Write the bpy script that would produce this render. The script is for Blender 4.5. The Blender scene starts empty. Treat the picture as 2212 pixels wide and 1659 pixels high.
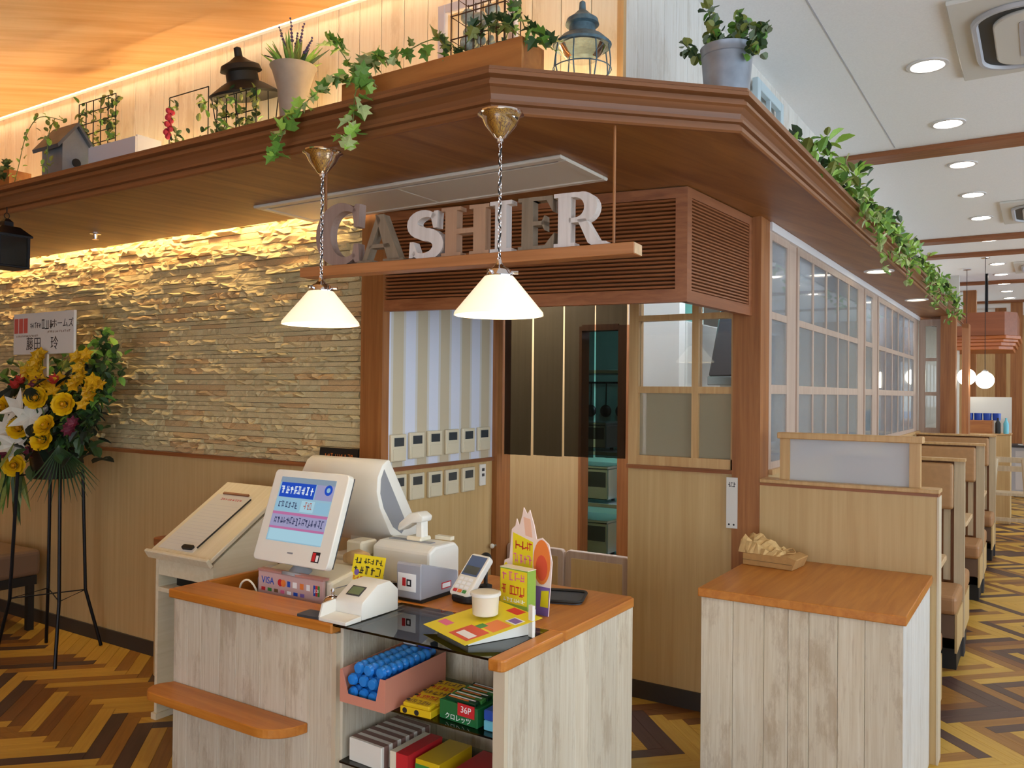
import bpy, bmesh, math, random
from math import sin, cos, pi, radians
from mathutils import Vector, Matrix, Euler
random.seed(7)
SC = bpy.context.scene
COL = SC.collection

# ---------------------------------------------------------------- camera
cam_data = bpy.data.cameras.new('camera')
cam_data.sensor_width = 36.0
cam_data.lens = 36.0 * 1795.0 / 2212.0
cam_data.clip_start = 0.05
cam_data.clip_end = 100
cam = bpy.data.objects.new('camera', cam_data)
COL.objects.link(cam)
_yaw, _pitch, _roll = radians(-32.66), radians(0.568), radians(-0.578)
_f = Vector((sin(_yaw) * cos(_pitch), cos(_yaw) * cos(_pitch), sin(_pitch)))
_r = Vector((cos(_yaw), -sin(_yaw), 0))
_d = _f.cross(_r)
_r2 = cos(_roll) * _r + sin(_roll) * _d
_d2 = -sin(_roll) * _r + cos(_roll) * _d
cam.matrix_world = Matrix(((_r2.x, -_d2.x, -_f.x, 0), (_r2.y, -_d2.y, -_f.y, 0), (_r2.z, -_d2.z, -_f.z, 1.6), (0, 0, 0, 1)))
SC.camera = cam

# ---------------------------------------------------------------- world, exposure
world = bpy.data.worlds.new('world')
SC.world = world
world.use_nodes = True
world.node_tree.nodes['Background'].inputs[0].default_value = (0.80, 0.88, 1.0, 1)
world.node_tree.nodes['Background'].inputs[1].default_value = 4.0
SC.view_settings.view_transform = 'Standard'
SC.view_settings.look = 'None'
SC.view_settings.gamma = 1
SC.view_settings.use_curve_mapping = False
SC.view_settings.exposure = 0.38

# ---------------------------------------------------------------- helpers
def lin(c):
    if isinstance(c, str):
        c = tuple(int(c[i:i + 2], 16) for i in (0, 2, 4))
    o = []
    for v in c:
        v = v / 255.0
        o.append(v / 12.92 if v <= 0.04045 else ((v + 0.055) / 1.055) ** 2.4)
    return (o[0], o[1], o[2], 1.0)

MATS = {}
def _new(name):
    m = bpy.data.materials.new(name)
    m.use_nodes = True
    nt = m.node_tree
    b = nt.nodes['Principled BSDF']
    MATS[name] = m
    return m, nt, b

def plain(name, c, rough=0.5, metal=0.0, emit=None, es=0.0, spec=0.5, noise=0.0, nscale=8.0):
    m, nt, b = _new(name)
    b.inputs['Base Color'].default_value = lin(c)
    b.inputs['Roughness'].default_value = rough
    b.inputs['Metallic'].default_value = metal
    b.inputs['Specular IOR Level'].default_value = spec
    if emit is not None:
        b.inputs['Emission Color'].default_value = lin(emit)
        b.inputs['Emission Strength'].default_value = es
    if noise:
        tc = nt.nodes.new('ShaderNodeTexCoord')
        n = nt.nodes.new('ShaderNodeTexNoise'); n.inputs['Scale'].default_value = nscale; n.inputs['Detail'].default_value = 5
        nt.links.new(tc.outputs['Object'], n.inputs['Vector'])
        r = nt.nodes.new('ShaderNodeValToRGB')
        base = lin(c)
        r.color_ramp.elements[0].position = 0.3; r.color_ramp.elements[1].position = 0.7
        r.color_ramp.elements[0].color = tuple(v * (1 - noise) for v in base[:3]) + (1,)
        r.color_ramp.elements[1].color = tuple(min(1, v * (1 + noise)) for v in base[:3]) + (1,)
        nt.links.new(n.outputs['Fac'], r.inputs['Fac'])
        nt.links.new(r.outputs['Color'], b.inputs['Base Color'])
    return m

def wood(name, c1, c2, axis='z', rough=0.45, scale=26.0, stretch=0.05, vary=0.12, bump=0.02, dist=0.4, rotz=0.0, spec=0.5, detail=7):
    """streaky grain running along axis; every object gets its own offset and tint"""
    m, nt, b = _new(name)
    N = nt.nodes; L = nt.links
    tc = N.new('ShaderNodeTexCoord'); oi = N.new('ShaderNodeObjectInfo')
    mp = N.new('ShaderNodeMapping')
    s = [scale, scale, scale]; s['xyz'.index(axis)] *= stretch
    mp.inputs['Scale'].default_value = s
    if rotz:
        r0 = N.new('ShaderNodeMapping'); r0.inputs['Rotation'].default_value = (0, 0, rotz)
        L.new(tc.outputs['Object'], r0.inputs['Vector']); L.new(r0.outputs['Vector'], mp.inputs['Vector'])
    else:
        L.new(tc.outputs['Object'], mp.inputs['Vector'])
    mul = N.new('ShaderNodeMath'); mul.operation = 'MULTIPLY'; mul.inputs[1].default_value = 37.0
    L.new(oi.outputs['Random'], mul.inputs[0])
    add = N.new('ShaderNodeVectorMath'); add.operation = 'ADD'
    cmb = N.new('ShaderNodeCombineXYZ')
    for i in range(3): L.new(mul.outputs[0], cmb.inputs[i])
    L.new(mp.outputs['Vector'], add.inputs[0]); L.new(cmb.outputs[0], add.inputs[1])
    n = N.new('ShaderNodeTexNoise'); n.inputs['Scale'].default_value = 1.0; n.inputs['Detail'].default_value = detail
    n.inputs['Roughness'].default_value = 0.6; n.inputs['Distortion'].default_value = dist
    L.new(add.outputs[0], n.inputs['Vector'])
    r = N.new('ShaderNodeValToRGB')
    r.color_ramp.elements[0].position = 0.32; r.color_ramp.elements[1].position = 0.68
    r.color_ramp.elements[0].color = lin(c1); r.color_ramp.elements[1].color = lin(c2)
    L.new(n.outputs['Fac'], r.inputs['Fac'])
    hv = N.new('ShaderNodeHueSaturation')
    ma = N.new('ShaderNodeMath'); ma.operation = 'MULTIPLY_ADD'
    ma.inputs[1].default_value = 2 * vary; ma.inputs[2].default_value = 1 - vary
    L.new(oi.outputs['Random'], ma.inputs[0]); L.new(ma.outputs[0], hv.inputs['Value'])
    L.new(r.outputs['Color'], hv.inputs['Color']); L.new(hv.outputs['Color'], b.inputs['Base Color'])
    b.inputs['Roughness'].default_value = rough
    b.inputs['Specular IOR Level'].default_value = spec
    if bump:
        bp = N.new('ShaderNodeBump'); bp.inputs['Strength'].default_value = 0.3; bp.inputs['Distance'].default_value = bump * 0.1
        L.new(n.outputs['Fac'], bp.inputs['Height']); L.new(bp.outputs['Normal'], b.inputs['Normal'])
    return m

def whitewash(name, c_light, c_mid, c_dark, axis='z', vary=0.08):
    """painted planks worn back to the wood in long streaks and patches"""
    m, nt, b = _new(name)
    N = nt.nodes; L = nt.links
    tc = N.new('ShaderNodeTexCoord'); oi = N.new('ShaderNodeObjectInfo')
    mul = N.new('ShaderNodeMath'); mul.operation = 'MULTIPLY'; mul.inputs[1].default_value = 61.0
    L.new(oi.outputs['Random'], mul.inputs[0])
    cmb = N.new('ShaderNodeCombineXYZ')
    for i in range(3): L.new(mul.outputs[0], cmb.inputs[i])
    ad = N.new('ShaderNodeVectorMath'); ad.operation = 'ADD'
    L.new(tc.outputs['Object'], ad.inputs[0]); L.new(cmb.outputs[0], ad.inputs[1])
    def nz(sc, st, det, rough=0.6):
        mp = N.new('ShaderNodeMapping'); s = [sc, sc, sc]; s['xyz'.index(axis)] = sc * st
        mp.inputs['Scale'].default_value = s
        L.new(ad.outputs[0], mp.inputs['Vector'])
        n = N.new('ShaderNodeTexNoise'); n.inputs['Scale'].default_value = 1; n.inputs['Detail'].default_value = det
        n.inputs['Roughness'].default_value = rough
        L.new(mp.outputs[0], n.inputs['Vector']); return n
    def ramp(n, p0, p1, a, bb):
        r = N.new('ShaderNodeValToRGB'); r.color_ramp.elements[0].position = p0; r.color_ramp.elements[1].position = p1
        r.color_ramp.elements[0].color = a; r.color_ramp.elements[1].color = bb
        L.new(n.outputs['Fac'], r.inputs['Fac']); return r
    streak = ramp(nz(90, 0.03, 6), 0.30, 0.75, lin(c_mid), lin(c_light))
    patch = ramp(nz(8, 0.30, 9, 0.72), 0.515, 0.60, (0, 0, 0, 1), (1, 1, 1, 1))
    fine = ramp(nz(120, 0.05, 5), 0.56, 0.66, (0, 0, 0, 1), (1, 1, 1, 1))
    mx = N.new('ShaderNodeMixRGB'); L.new(streak.outputs[0], mx.inputs[1]); mx.inputs[2].default_value = lin(c_dark)
    m1 = N.new('ShaderNodeMath'); m1.operation = 'MULTIPLY'; m1.inputs[1].default_value = 0.40
    L.new(patch.outputs[0], m1.inputs[0]); L.new(m1.outputs[0], mx.inputs[0])
    m2 = N.new('ShaderNodeMath'); m2.operation = 'MULTIPLY'; m2.inputs[1].default_value = 0.25
    L.new(fine.outputs[0], m2.inputs[0])
    mx2 = N.new('ShaderNodeMixRGB'); L.new(mx.outputs[0], mx2.inputs[1]); mx2.inputs[2].default_value = lin(c_dark)
    L.new(m2.outputs[0], mx2.inputs[0])
    hv = N.new('ShaderNodeHueSaturation'); ma = N.new('ShaderNodeMath'); ma.operation = 'MULTIPLY_ADD'
    ma.inputs[1].default_value = 2 * vary; ma.inputs[2].default_value = 1 - vary
    L.new(oi.outputs['Random'], ma.inputs[0]); L.new(ma.outputs[0], hv.inputs['Value'])
    L.new(mx2.outputs[0], hv.inputs['Color']); L.new(hv.outputs[0], b.inputs['Base Color'])
    b.inputs['Roughness'].default_value = 0.5
    return m

def glass(name, tint='ffffff', refl=0.12, rough=0.02, opacity=0.0, body='ffffff'):
    """thin sheet: see-through with a mirror share, optionally a milky share"""
    m = bpy.data.materials.new(name); m.use_nodes = True; MATS[name] = m
    nt = m.node_tree; N = nt.nodes; L = nt.links
    N.remove(N['Principled BSDF'])
    out = N['Material Output']
    t = N.new('ShaderNodeBsdfTransparent'); t.inputs[0].default_value = lin(tint)
    g = N.new('ShaderNodeBsdfGlossy'); g.inputs['Roughness'].default_value = rough
    mx = N.new('ShaderNodeMixShader')
    fr = N.new('ShaderNodeFresnel'); fr.inputs[0].default_value = 1.45
    ad = N.new('ShaderNodeMath'); ad.operation = 'ADD'; ad.inputs[1].default_value = refl; ad.use_clamp = True
    L.new(fr.outputs[0], ad.inputs[0]); L.new(ad.outputs[0], mx.inputs[0])
    L.new(t.outputs[0], mx.inputs[1]); L.new(g.outputs[0], mx.inputs[2])
    last = mx
    if opacity:
        d = N.new('ShaderNodeBsdfDiffuse'); d.inputs[0].default_value = lin(body)
        m2 = N.new('ShaderNodeMixShader'); m2.inputs[0].default_value = opacity
        L.new(mx.outputs[0], m2.inputs[1]); L.new(d.outputs[0], m2.inputs[2]); last = m2
    L.new(last.outputs[0], out.inputs[0])
    return m

def glow(name, c, s):
    m = bpy.data.materials.new(name); m.use_nodes = True; MATS[name] = m
    nt = m.node_tree; nt.nodes.remove(nt.nodes['Principled BSDF'])
    e = nt.nodes.new('ShaderNodeEmission'); e.inputs[0].default_value = lin(c); e.inputs[1].default_value = s
    nt.links.new(e.outputs[0], nt.nodes['Material Output'].inputs[0])
    return m

class MB:
    """collects shapes, then links them as ONE mesh object"""
    def __init__(s): s.v = []; s.f = []
    def add(s, vs, fs, mat=None):
        o = len(s.v)
        s.v += [tuple(mat @ Vector(p)) if mat else tuple(p) for p in vs]
        s.f += [tuple(i + o for i in f) for f in fs]; return s
    def bx(s, x0, x1, y0, y1, z0, z1, mat=None):
        return s.add([(x0, y0, z0), (x1, y0, z0), (x1, y1, z0), (x0, y1, z0), (x0, y0, z1), (x1, y0, z1), (x1, y1, z1), (x0, y1, z1)],
                     [(0, 3, 2, 1), (4, 5, 6, 7), (0, 1, 5, 4), (1, 2, 6, 5), (2, 3, 7, 6), (3, 0, 4, 7)], mat)
    def box(s, c, d, mat=None):
        return s.bx(c[0] - d[0] / 2, c[0] + d[0] / 2, c[1] - d[1] / 2, c[1] + d[1] / 2, c[2] - d[2] / 2, c[2] + d[2] / 2, mat)
    def prism(s, poly, a, b, plane='xy', mat=None):
        def P(u, w, t): return {'xy': (u, w, t), 'xz': (u, t, w), 'yz': (t, u, w)}[plane]
        n = len(poly)
        vs = [P(u, w, a) for u, w in poly] + [P(u, w, b) for u, w in poly]
        fs = [tuple(range(n))[::-1], tuple(range(n, 2 * n))] + [(i, (i + 1) % n, n + (i + 1) % n, n + i) for i in range(n)]
        return s.add(vs, fs, mat)
    def lathe(s, prof, n=24, c=(0, 0, 0), mat=None, cap=True):
        vs = []; fs = []
        for r, z in prof:
            for k in range(n):
                a = 2 * pi * k / n; vs.append((c[0] + r * cos(a), c[1] + r * sin(a), c[2] + z))
        for i in range(len(prof) - 1):
            for k in range(n):
                k2 = (k + 1) % n; fs.append((i * n + k, i * n + k2, (i + 1) * n + k2, (i + 1) * n + k))
        if cap:
            if prof[0][0] > 1e-4: fs.append(tuple(range(n))[::-1])
            if prof[-1][0] > 1e-4: fs.append(tuple(range((len(prof) - 1) * n, len(prof) * n)))
        return s.add(vs, fs, mat)
    def tube(s, pts, r, n=8, mat=None, closed=False):
        pts = [Vector(p) for p in pts]; vs = []; fs = []; m = len(pts)
        rs = r if isinstance(r, (list, tuple)) else [r] * m
        up = Vector((0, 0, 1)); prev = None
        for i, p in enumerate(pts):
            a = pts[(i - 1) % m] if (closed or i > 0) else p
            b = pts[(i + 1) % m] if (closed or i < m - 1) else p
            t = (b - a).normalized() if (b - a).length > 1e-9 else Vector((0, 0, 1))
            if prev is None:
                q = t.cross(up)
                if q.length < 1e-3: q = t.cross(Vector((1, 0, 0)))
            else:
                q = prev - t * prev.dot(t)
                if q.length < 1e-6: q = t.cross(up)
            q.normalize(); prev = q; w = t.cross(q)
            for k in range(n):
                an = 2 * pi * k / n; vs.append(p + (q * cos(an) + w * sin(an)) * rs[i])
        for i in range(m if closed else m - 1):
            j = (i + 1) % m
            for k in range(n):
                k2 = (k + 1) % n; fs.append((i * n + k, i * n + k2, j * n + k2, j * n + k))
        if not closed:
            fs.append(tuple(range(n))[::-1]); fs.append(tuple(range((m - 1) * n, m * n)))
        return s.add(vs, fs, mat)
    def ball(s, c, r, n=12, m=8, sc=(1, 1, 1), mat=None):
        prof = [(max(1e-5, r * sin(pi * i / m)), -r * cos(pi * i / m)) for i in range(m + 1)]
        vs = []; fs = []
        for q, z in prof:
            for k in range(n):
                a = 2 * pi * k / n; vs.append((c[0] + q * cos(a) * sc[0], c[1] + q * sin(a) * sc[1], c[2] + z * sc[2]))
        for i in range(m):
            for k in range(n):
                k2 = (k + 1) % n; fs.append((i * n + k, i * n + k2, (i + 1) * n + k2, (i + 1) * n + k))
        return s.add(vs, fs, mat)
    def mesh(s, name, mat=None, bevel=0.0, seg=1, smooth=False):
        me = bpy.data.meshes.new(name)
        me.from_pydata(s.v, [], s.f)
        bm = bmesh.new(); bm.from_mesh(me)
        bmesh.ops.recalc_face_normals(bm, faces=bm.faces)
        if bevel:
            es = [e for e in bm.edges if len(e.link_faces) == 2 and e.calc_face_angle(0) > 0.6]
            bmesh.ops.bevel(bm, geom=es, offset=bevel, segments=seg, affect='EDGES', profile=0.5, clamp_overlap=True)
        if smooth:
            for f in bm.faces: f.smooth = True
            for e in bm.edges:
                if len(e.link_faces) == 2 and e.calc_face_angle(0) > radians(38): e.smooth = False
        bm.to_mesh(me); bm.free()
        if mat: me.materials.append(MATS[mat] if isinstance(mat, str) else mat)
        return me
    def build(s, name, mat=None, parent=None, loc=(0, 0, 0), rot=(0, 0, 0), bevel=0.0, seg=1, smooth=False):
        return link(name, s.mesh(name, mat, bevel, seg, smooth), parent, loc, rot)

def link(name, data, parent=None, loc=(0, 0, 0), rot=(0, 0, 0), scale=None):
    o = bpy.data.objects.new(name, data); COL.objects.link(o)
    o.parent = parent; o.location = loc; o.rotation_euler = rot
    if scale is not None: o.scale = scale
    return o
def thing(name, label, cat, loc=(0, 0, 0), rotz=0.0, group=None):
    o = link(name, None, None, loc, (0, 0, rotz)); o.empty_display_size = 0.05
    return tag(o, label, cat, group)
def tag(o, label, cat, group=None):
    o['label'] = label; o['category'] = cat
    if group: o['group'] = group
    return o
def struct(o, label=None, cat=None):
    o['kind'] = 'structure'
    if label: o['label'] = label
    if cat: o['category'] = cat
    return o
def box(name, x0, x1, y0, y1, z0, z1, mat, parent=None, bevel=0.0, seg=1):
    return MB().bx(x0, x1, y0, y1, z0, z1).build(name, mat, parent, bevel=bevel, seg=seg)
def copy_tree(o, parent=None):
    c = o.copy(); COL.objects.link(c); c.parent = parent
    for ch in list(o.children): copy_tree(ch, c)
    return c
_txt_cache = {}
def txt(body, size, mat, parent=None, loc=(0, 0, 0), rot=(pi / 2, 0, 0), name='lettering', ext=0.0004, align='CENTER', sx=1.0, bold=0.0):
    cu = bpy.data.curves.new('t', 'FONT'); cu.body = body; cu.size = size; cu.align_x = align; cu.align_y = 'CENTER'
    cu.extrude = ext; cu.resolution_u = 3; cu.offset = bold
    t = bpy.data.objects.new('t', cu); COL.objects.link(t)
    dg = bpy.context.evaluated_depsgraph_get(); dg.update()
    me = bpy.data.meshes.new_from_object(t.evaluated_get(dg)); me.name = name
    bpy.data.objects.remove(t); bpy.data.curves.remove(cu)
    me.materials.clear(); me.materials.append(MATS[mat])
    return link(name, me, parent, loc, rot, (sx, 1, 1))
def rrect(x0, x1, y0, y1, r, n=4):
    p = []
    for cx, cy, a0 in ((x1 - r, y1 - r, 0), (x0 + r, y1 - r, 90), (x0 + r, y0 + r, 180), (x1 - r, y0 + r, 270)):
        for i in range(n + 1):
            a = radians(a0 + 90 * i / n); p.append((cx + r * cos(a), cy + r * sin(a)))
    return p
# ---------------------------------------------------------------- materials
wood('wood_soffit', '744522', '9a6834', 'y', scale=16, stretch=0.08, rough=0.42, dist=0.8, vary=0.0, rotz=radians(12))
wood('wood_brown', '854f24', 'a66c3a', 'z', scale=40, stretch=0.04, rough=0.45, vary=0.06)
wood('wood_brown_x', '7c4520', '9c6036', 'x', scale=40, stretch=0.04, rough=0.45, vary=0.06)
wood('wood_brown_y', '7d4a2b', '9d633f', 'y', scale=40, stretch=0.04, rough=0.45, vary=0.06)
wood('wood_ceiling', 'd89c5a', 'eebe84', 'x', scale=14, stretch=0.07, rough=0.5, vary=0.0, dist=0.6, rotz=radians(-38))
wood('wood_top', 'b0661f', 'cc8436', 'x', scale=30, stretch=0.06, rough=0.35, vary=0.05)
wood('wood_top_y', 'b0661f', 'cc8436', 'y', scale=30, stretch=0.06, rough=0.35, vary=0.05)
wood('wood_pale', 'bd9c68', 'cbad7a', 'z', scale=36, stretch=0.03, rough=0.5, vary=0.04)
wood('wood_pale_x', 'bb9a70', 'd2b68e', 'x', scale=36, stretch=0.03, rough=0.5, vary=0.04)
wood('wood_sash', 'b98f5a', 'cea975', 'z', scale=36, stretch=0.04, rough=0.45, vary=0.04)
wood('wood_trough', '8f5424', 'ad7036', 'x', scale=22, stretch=0.12, rough=0.6, vary=0.08)
whitewash('whitewash', 'd9d0be', 'c4b59c', '94795a')
whitewash('plank_paint', 'f2e9d0', 'e8dabc', 'cbb28a', vary=0.04)
plain('white_ceiling', 'f2f2f2', 0.9, noise=0.03, nscale=120)
plain('white_trim', 'd9d6d6', 0.5)
plain('baseboard_black', '37302b', 0.6)
plain('stone', 'cdb98c', 0.85, noise=0.2, nscale=22)
plain('stone_warm', 'c9a878', 0.85, noise=0.2, nscale=20)
plain('stone_grey', 'c4b48a', 0.85, noise=0.18, nscale=24)
plain('stone_joint', '5c5340', 0.95)
plain('black', '121110', 0.55)
plain('black_metal', '17161a', 0.4, 0.6)
plain('dark_grey', '3a3b40', 0.5)
plain('mid_grey', '8a8b90', 0.5)
plain('light_grey', 'b9bac0', 0.45)
plain('white_plastic', 'e8e4da', 0.4)
plain('cream_plastic', 'e6dcc4', 0.4)
plain('chrome', 'f0f0f6', 0.06, 1.0)
plain('steel', 'aeb6ba', 0.3, 1.0)
plain('kitchen_grey', 'aeb3b6', 0.7)
plain('kitchen_white', 'c9c8c2', 0.7)
glass('window_glass', 'f2f6f6', 0.03)
glass('window_sheen', 'ffffff', 0.05, 0.04, 0.2, 'b6bcc0')  # milky grey share stands in for pale reflections on the panes
glass('shelf_glass', 'dfe8e4', 0.05)
glass('frosted', 'ffffff', 0.02, 0.3, 0.62, 'cfd2d6')
glass('film_glass', 'ffffff', 0.02, 0.2, 0.5, 'b6ad92')
glow('led_warm', 'ffdc9c', 44.0)
glow('led_cove', 'ffe8bc', 30.0)
glow('led_shelf', 'ffe2aa', 58.0)
glow('downlight', 'fff2de', 32.0)
glow('added_downlight', 'fff0d6', 16.0)
glow('canopy_downlight', 'fff0d0', 8.0)
glow('lamp_bulb', 'fff2d0', 60.0)

# floor pieces
for nm, a, b_ in (('floor_yellow', 'bd9034', 'd0a848'), ('floor_tan', '8a5c22', 'a0702e'), ('floor_brown', '6d4320', '82542a'), ('floor_dark', '46302a', '553b33')):
    wood(nm, a, b_, 'x', scale=60, stretch=0.05, rough=0.42, vary=0.07, bump=0.0)
plain('floor_joint', '4a3420', 0.8)

# ---------------------------------------------------------------- floor (herringbone planks)
floor = struct(box('floor', -9, 4, -4, 20, -0.06, -0.012, 'floor_joint'))
PL, PW = 0.518, 0.074
plank_meshes = []
for nm in ('floor_yellow', 'floor_tan', 'floor_brown', 'floor_dark'):
    plank_meshes.append(MB().bx(0.0006, PL - 0.0006, 0.0006, PW - 0.0006, -0.012, 0).mesh('plank', nm, bevel=0.0006))
def project(p):
    q = Vector(p) - Vector((0, 0, 1.6))
    z = q.dot(_f)
    if z < 0.1: return None
    return 1106 + 1795 * q.dot(_r2) / z, 829.5 + 1795 * q.dot(_d2) / z, z
planks = []
ca = cos(pi / 4)
OFF = (0.02, 0.203)
for k in range(-95, 45):
    for m_ in range(-30, 9):
        for kind in (0, 1):
            u0 = k * PW + m_ * PL; v0 = k * PW - m_ * PL
            if kind == 0: u, v = u0, v0; cu_, cv = u + PL / 2, v + PW / 2
            else: u, v = u0 + PW, v0 + PW; cu_, cv = u - PW / 2, v + PL / 2
            x = (u + v) * ca + OFF[0]; y = (v - u) * ca + OFF[1]
            cx = (cu_ + cv) * ca + OFF[0]; cy = (cv - cu_) * ca + OFF[1]
            if not (-8.9 < cx < 3.9 and -3.9 < cy < 19.9): continue
            rot = -pi / 4 if kind == 0 else pi / 4
            hidden = (cy > 3.15 and cx < -1.3 and not (cy < 4.0)) or (cx < -2.6 and cy > 3.2)
            p = project((cx, cy, 0)); score = 0
            if p and not hidden and -60 < p[0] < 2272 and p[1] < 1720:
                score = 1.0 / (p[2] ** 2)
                if -2.8 < cx < -1.4 and 2.15 < cy < 2.9: score *= 0.02
                if p[0] > 380 and p[0] < 1990 and not (1365 < p[0] < 1515): score *= 0.01
                if cx < -0.5 and cy > 4.2: score *= 0.05
            planks.append((score, x, y, rot, random.choices((0, 1, 2, 3), (44, 22, 12, 22))[0]))
planks.sort(key=lambda t: -t[0])
for sc_, x, y, rot, mi in planks[:300]:
    link('plank', plank_meshes[mi], floor, (x, y, 0), (0, 0, rot))
rest = [MB() for _ in range(4)]
for sc_, x, y, rot, mi in planks[300:]:
    rest[mi].bx(0.0006, PL - 0.0006, 0.0006, PW - 0.0006, -0.012, -0.0005, Matrix.Translation((x, y, 0)) @ Matrix.Rotation(rot, 4, 'Z'))
vs, fs, mi_ = [], [], []
for i, r_ in enumerate(rest):
    o_ = len(vs); vs += r_.v; fs += [tuple(q + o_ for q in f) for f in r_.f]; mi_ += [i] * len(r_.f)
me = bpy.data.meshes.new('far_planks'); me.from_pydata(vs, [], fs)
for nm in ('floor_yellow', 'floor_tan', 'floor_brown', 'floor_dark'): me.materials.append(MATS[nm])
me.polygons.foreach_set('material_index', mi_)
o = link('far_planks', me, floor); o['kind'] = 'stuff'

# ---------------------------------------------------------------- ceilings
WY, WX = 2.65, -1.251            # decor wall planes above the canopy
CZ = 3.28
ceil_ = struct(MB().bx(-9, 4, WY - 0.02, 20, CZ, CZ + 0.1).bx(WX, 4, -4, WY - 0.02, CZ, CZ + 0.1).build('ceiling', 'white_ceiling'))
struct(MB().bx(-9, WX, -4, WY - 0.034, CZ, CZ + 0.02).build('wood_ceiling', 'wood_ceiling'))
struct(box('ceiling_cove_slab', -9, WX, -4, WY - 0.02, CZ + 0.09, CZ + 0.12, 'white_ceiling'))
for i, (y0, y1) in enumerate(((6.15, 6.36), (9.86, 10.06), (10.98, 11.16), (13.8, 13.98), (16.7, 16.86))):
    struct(box('beam_%d' % (i + 1), WX + 0.002, 4, y0, y1, CZ - 0.035, CZ - 0.001, 'wood_brown_x'))
# fine joint between ceiling boards
struct(box('trim_10', -0.86, -0.853, 2.0, 6.1, CZ - 0.002, CZ + 0.01, 'light_grey'))

# ---------------------------------------------------------------- walls
S = 2.47
SWY = 3.055
wall_stone = struct(box('wall_stone', -9, -2.83, SWY + 0.02, SWY + 0.14, 1.225, 2.62, 'stone_joint'))
var = []
for mname in ('stone', 'stone', 'stone_warm', 'stone_grey'):
    for q in range(6):
        b = MB(); nx, nz = 6, 2
        vs = []; fs = []
        for j in range(nz + 1):
            for i in range(nx + 1):
                edge = i in (0, nx) or j in (0, nz)
                dy = random.uniform(-0.6, 0.6) - (0.2 if edge else 0)
                vs.append((i / nx + (0 if i in (0, nx) else random.uniform(-0.06, 0.06)), -0.5 - dy * 0.5, j / nz + (0 if j in (0, nz) else random.uniform(-0.15, 0.15))))
        for j in range(nz):
            for i in range(nx):
                a = j * (nx + 1) + i; fs.append((a, a + 1, a + nx + 2, a + nx + 1))
        o_ = len(vs); ring = [0, nx, (nx + 1) * (nz + 1) - 1, (nx + 1) * nz]
        vs += [(0, 1, 0), (1, 1, 0), (1, 1, 1), (0, 1, 1)]
        bot = list(range(nx + 1)); top = [nz * (nx + 1) + i for i in range(nx + 1)]
        lef = [j * (nx + 1) for j in range(nz + 1)]; rig = [j * (nx + 1) + nx for j in range(nz + 1)]
        fs += [tuple(bot[::-1] + [o_, o_ + 1]), tuple(top + [o_ + 2, o_ + 3]), tuple(lef + [o_ + 3, o_]), tuple(rig[::-1] + [o_ + 1, o_ + 2])]
        b.v, b.f = vs, fs
        var.append(b.mesh('stone', mname))
stones = []
z = 1.226; row = 0
while z < 2.60:
    h = random.choice((0.024, 0.028, 0.032, 0.036))
    x = -2.832 - random.uniform(0, 0.05) if row % 2 else -2.832
    if row % 2: stones.append((x, -2.832 - x, z, h))
    while x > -8.95:
        w = min(random.uniform(0.07, 0.34), x + 9)
        x -= w; stones.append((x, w, z, h))
    z += h; row += 1
st = []
for x, w, z, h in stones:
    if w < 0.01: continue
    p = project((x + w / 2, SWY, z))
    s_ = w * h / p[2] ** 2 if (p and p[0] > -80 and z < 2.46) else 0
    if 0 < p[0] < 260 and p[1] > 700: s_ *= 0.3
    st.append((s_, x, w, z, h, random.randrange(len(var)), random.choice((0.006, 0.010, 0.016, 0.022, 0.030, 0.040, 0.055))))
st.sort(key=lambda t: -t[0])
joined = MB(); jm = []
def stone_place(w, h, d): return (w - 0.002, d, h - 0.0025)
for i, (s_, x, w, z, h, vi, d) in enumerate(st):
    if i < 300:
        link('stone', var[vi], wall_stone, (x + 0.001, SWY + 0.02, z + 0.001), (0, 0, 0), stone_place(w, h, d))
    else:
        mt = Matrix.Translation((x + 0.001, SWY + 0.02, z + 0.001)) @ Matrix.Diagonal(stone_place(w, h, d) + (1,))
        joined.add([v.co for v in var[vi].vertices], [tuple(p.vertices) for p in var[vi].polygons], mt)
o = joined.build('stone_infill', 'stone', wall_stone); o['kind'] = 'stuff'

def panels(name, base, axis, a0, a1, fixed, out, z0, z1, step, mat, depth=0.012, gap=0.0015):
    """upright boards on a wall: each board an object of its own"""
    n = max(1, round((a1 - a0) / step)); w = (a1 - a0) / n
    if axis == 'x': me_ = MB().bx(gap, w - gap, 0, depth, 0, z1 - z0).mesh(name, mat, bevel=0.0015)
    else: me_ = MB().bx(0, depth, gap, w - gap, 0, z1 - z0).mesh(name, mat, bevel=0.0015)
    for i in range(n):
        loc = (a0 + i * w, fixed - (depth if out < 0 else 0), z0) if axis == 'x' else (fixed - (depth if out < 0 else 0), a0 + i * w, z0)
        link(name, me_, base, loc)

wl = struct(box('wall_left_panelled', -9, -2.83, SWY, SWY + 0.14, 0.0, 1.205, 'wood_pale'))
struct(box('trim_1', -9, -2.83, SWY - 0.018, SWY + 0.03, 1.205, 1.226, 'wood_brown_x'))
struct(box('baseboard_left', -9, -2.69, SWY - 0.012, SWY, 0, 0.085, 'baseboard_black'))
struct(box('wall_left_end', -9.1, -9, -4, SWY + 0.14, 0, 3.4, 'wood_pale'))
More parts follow.
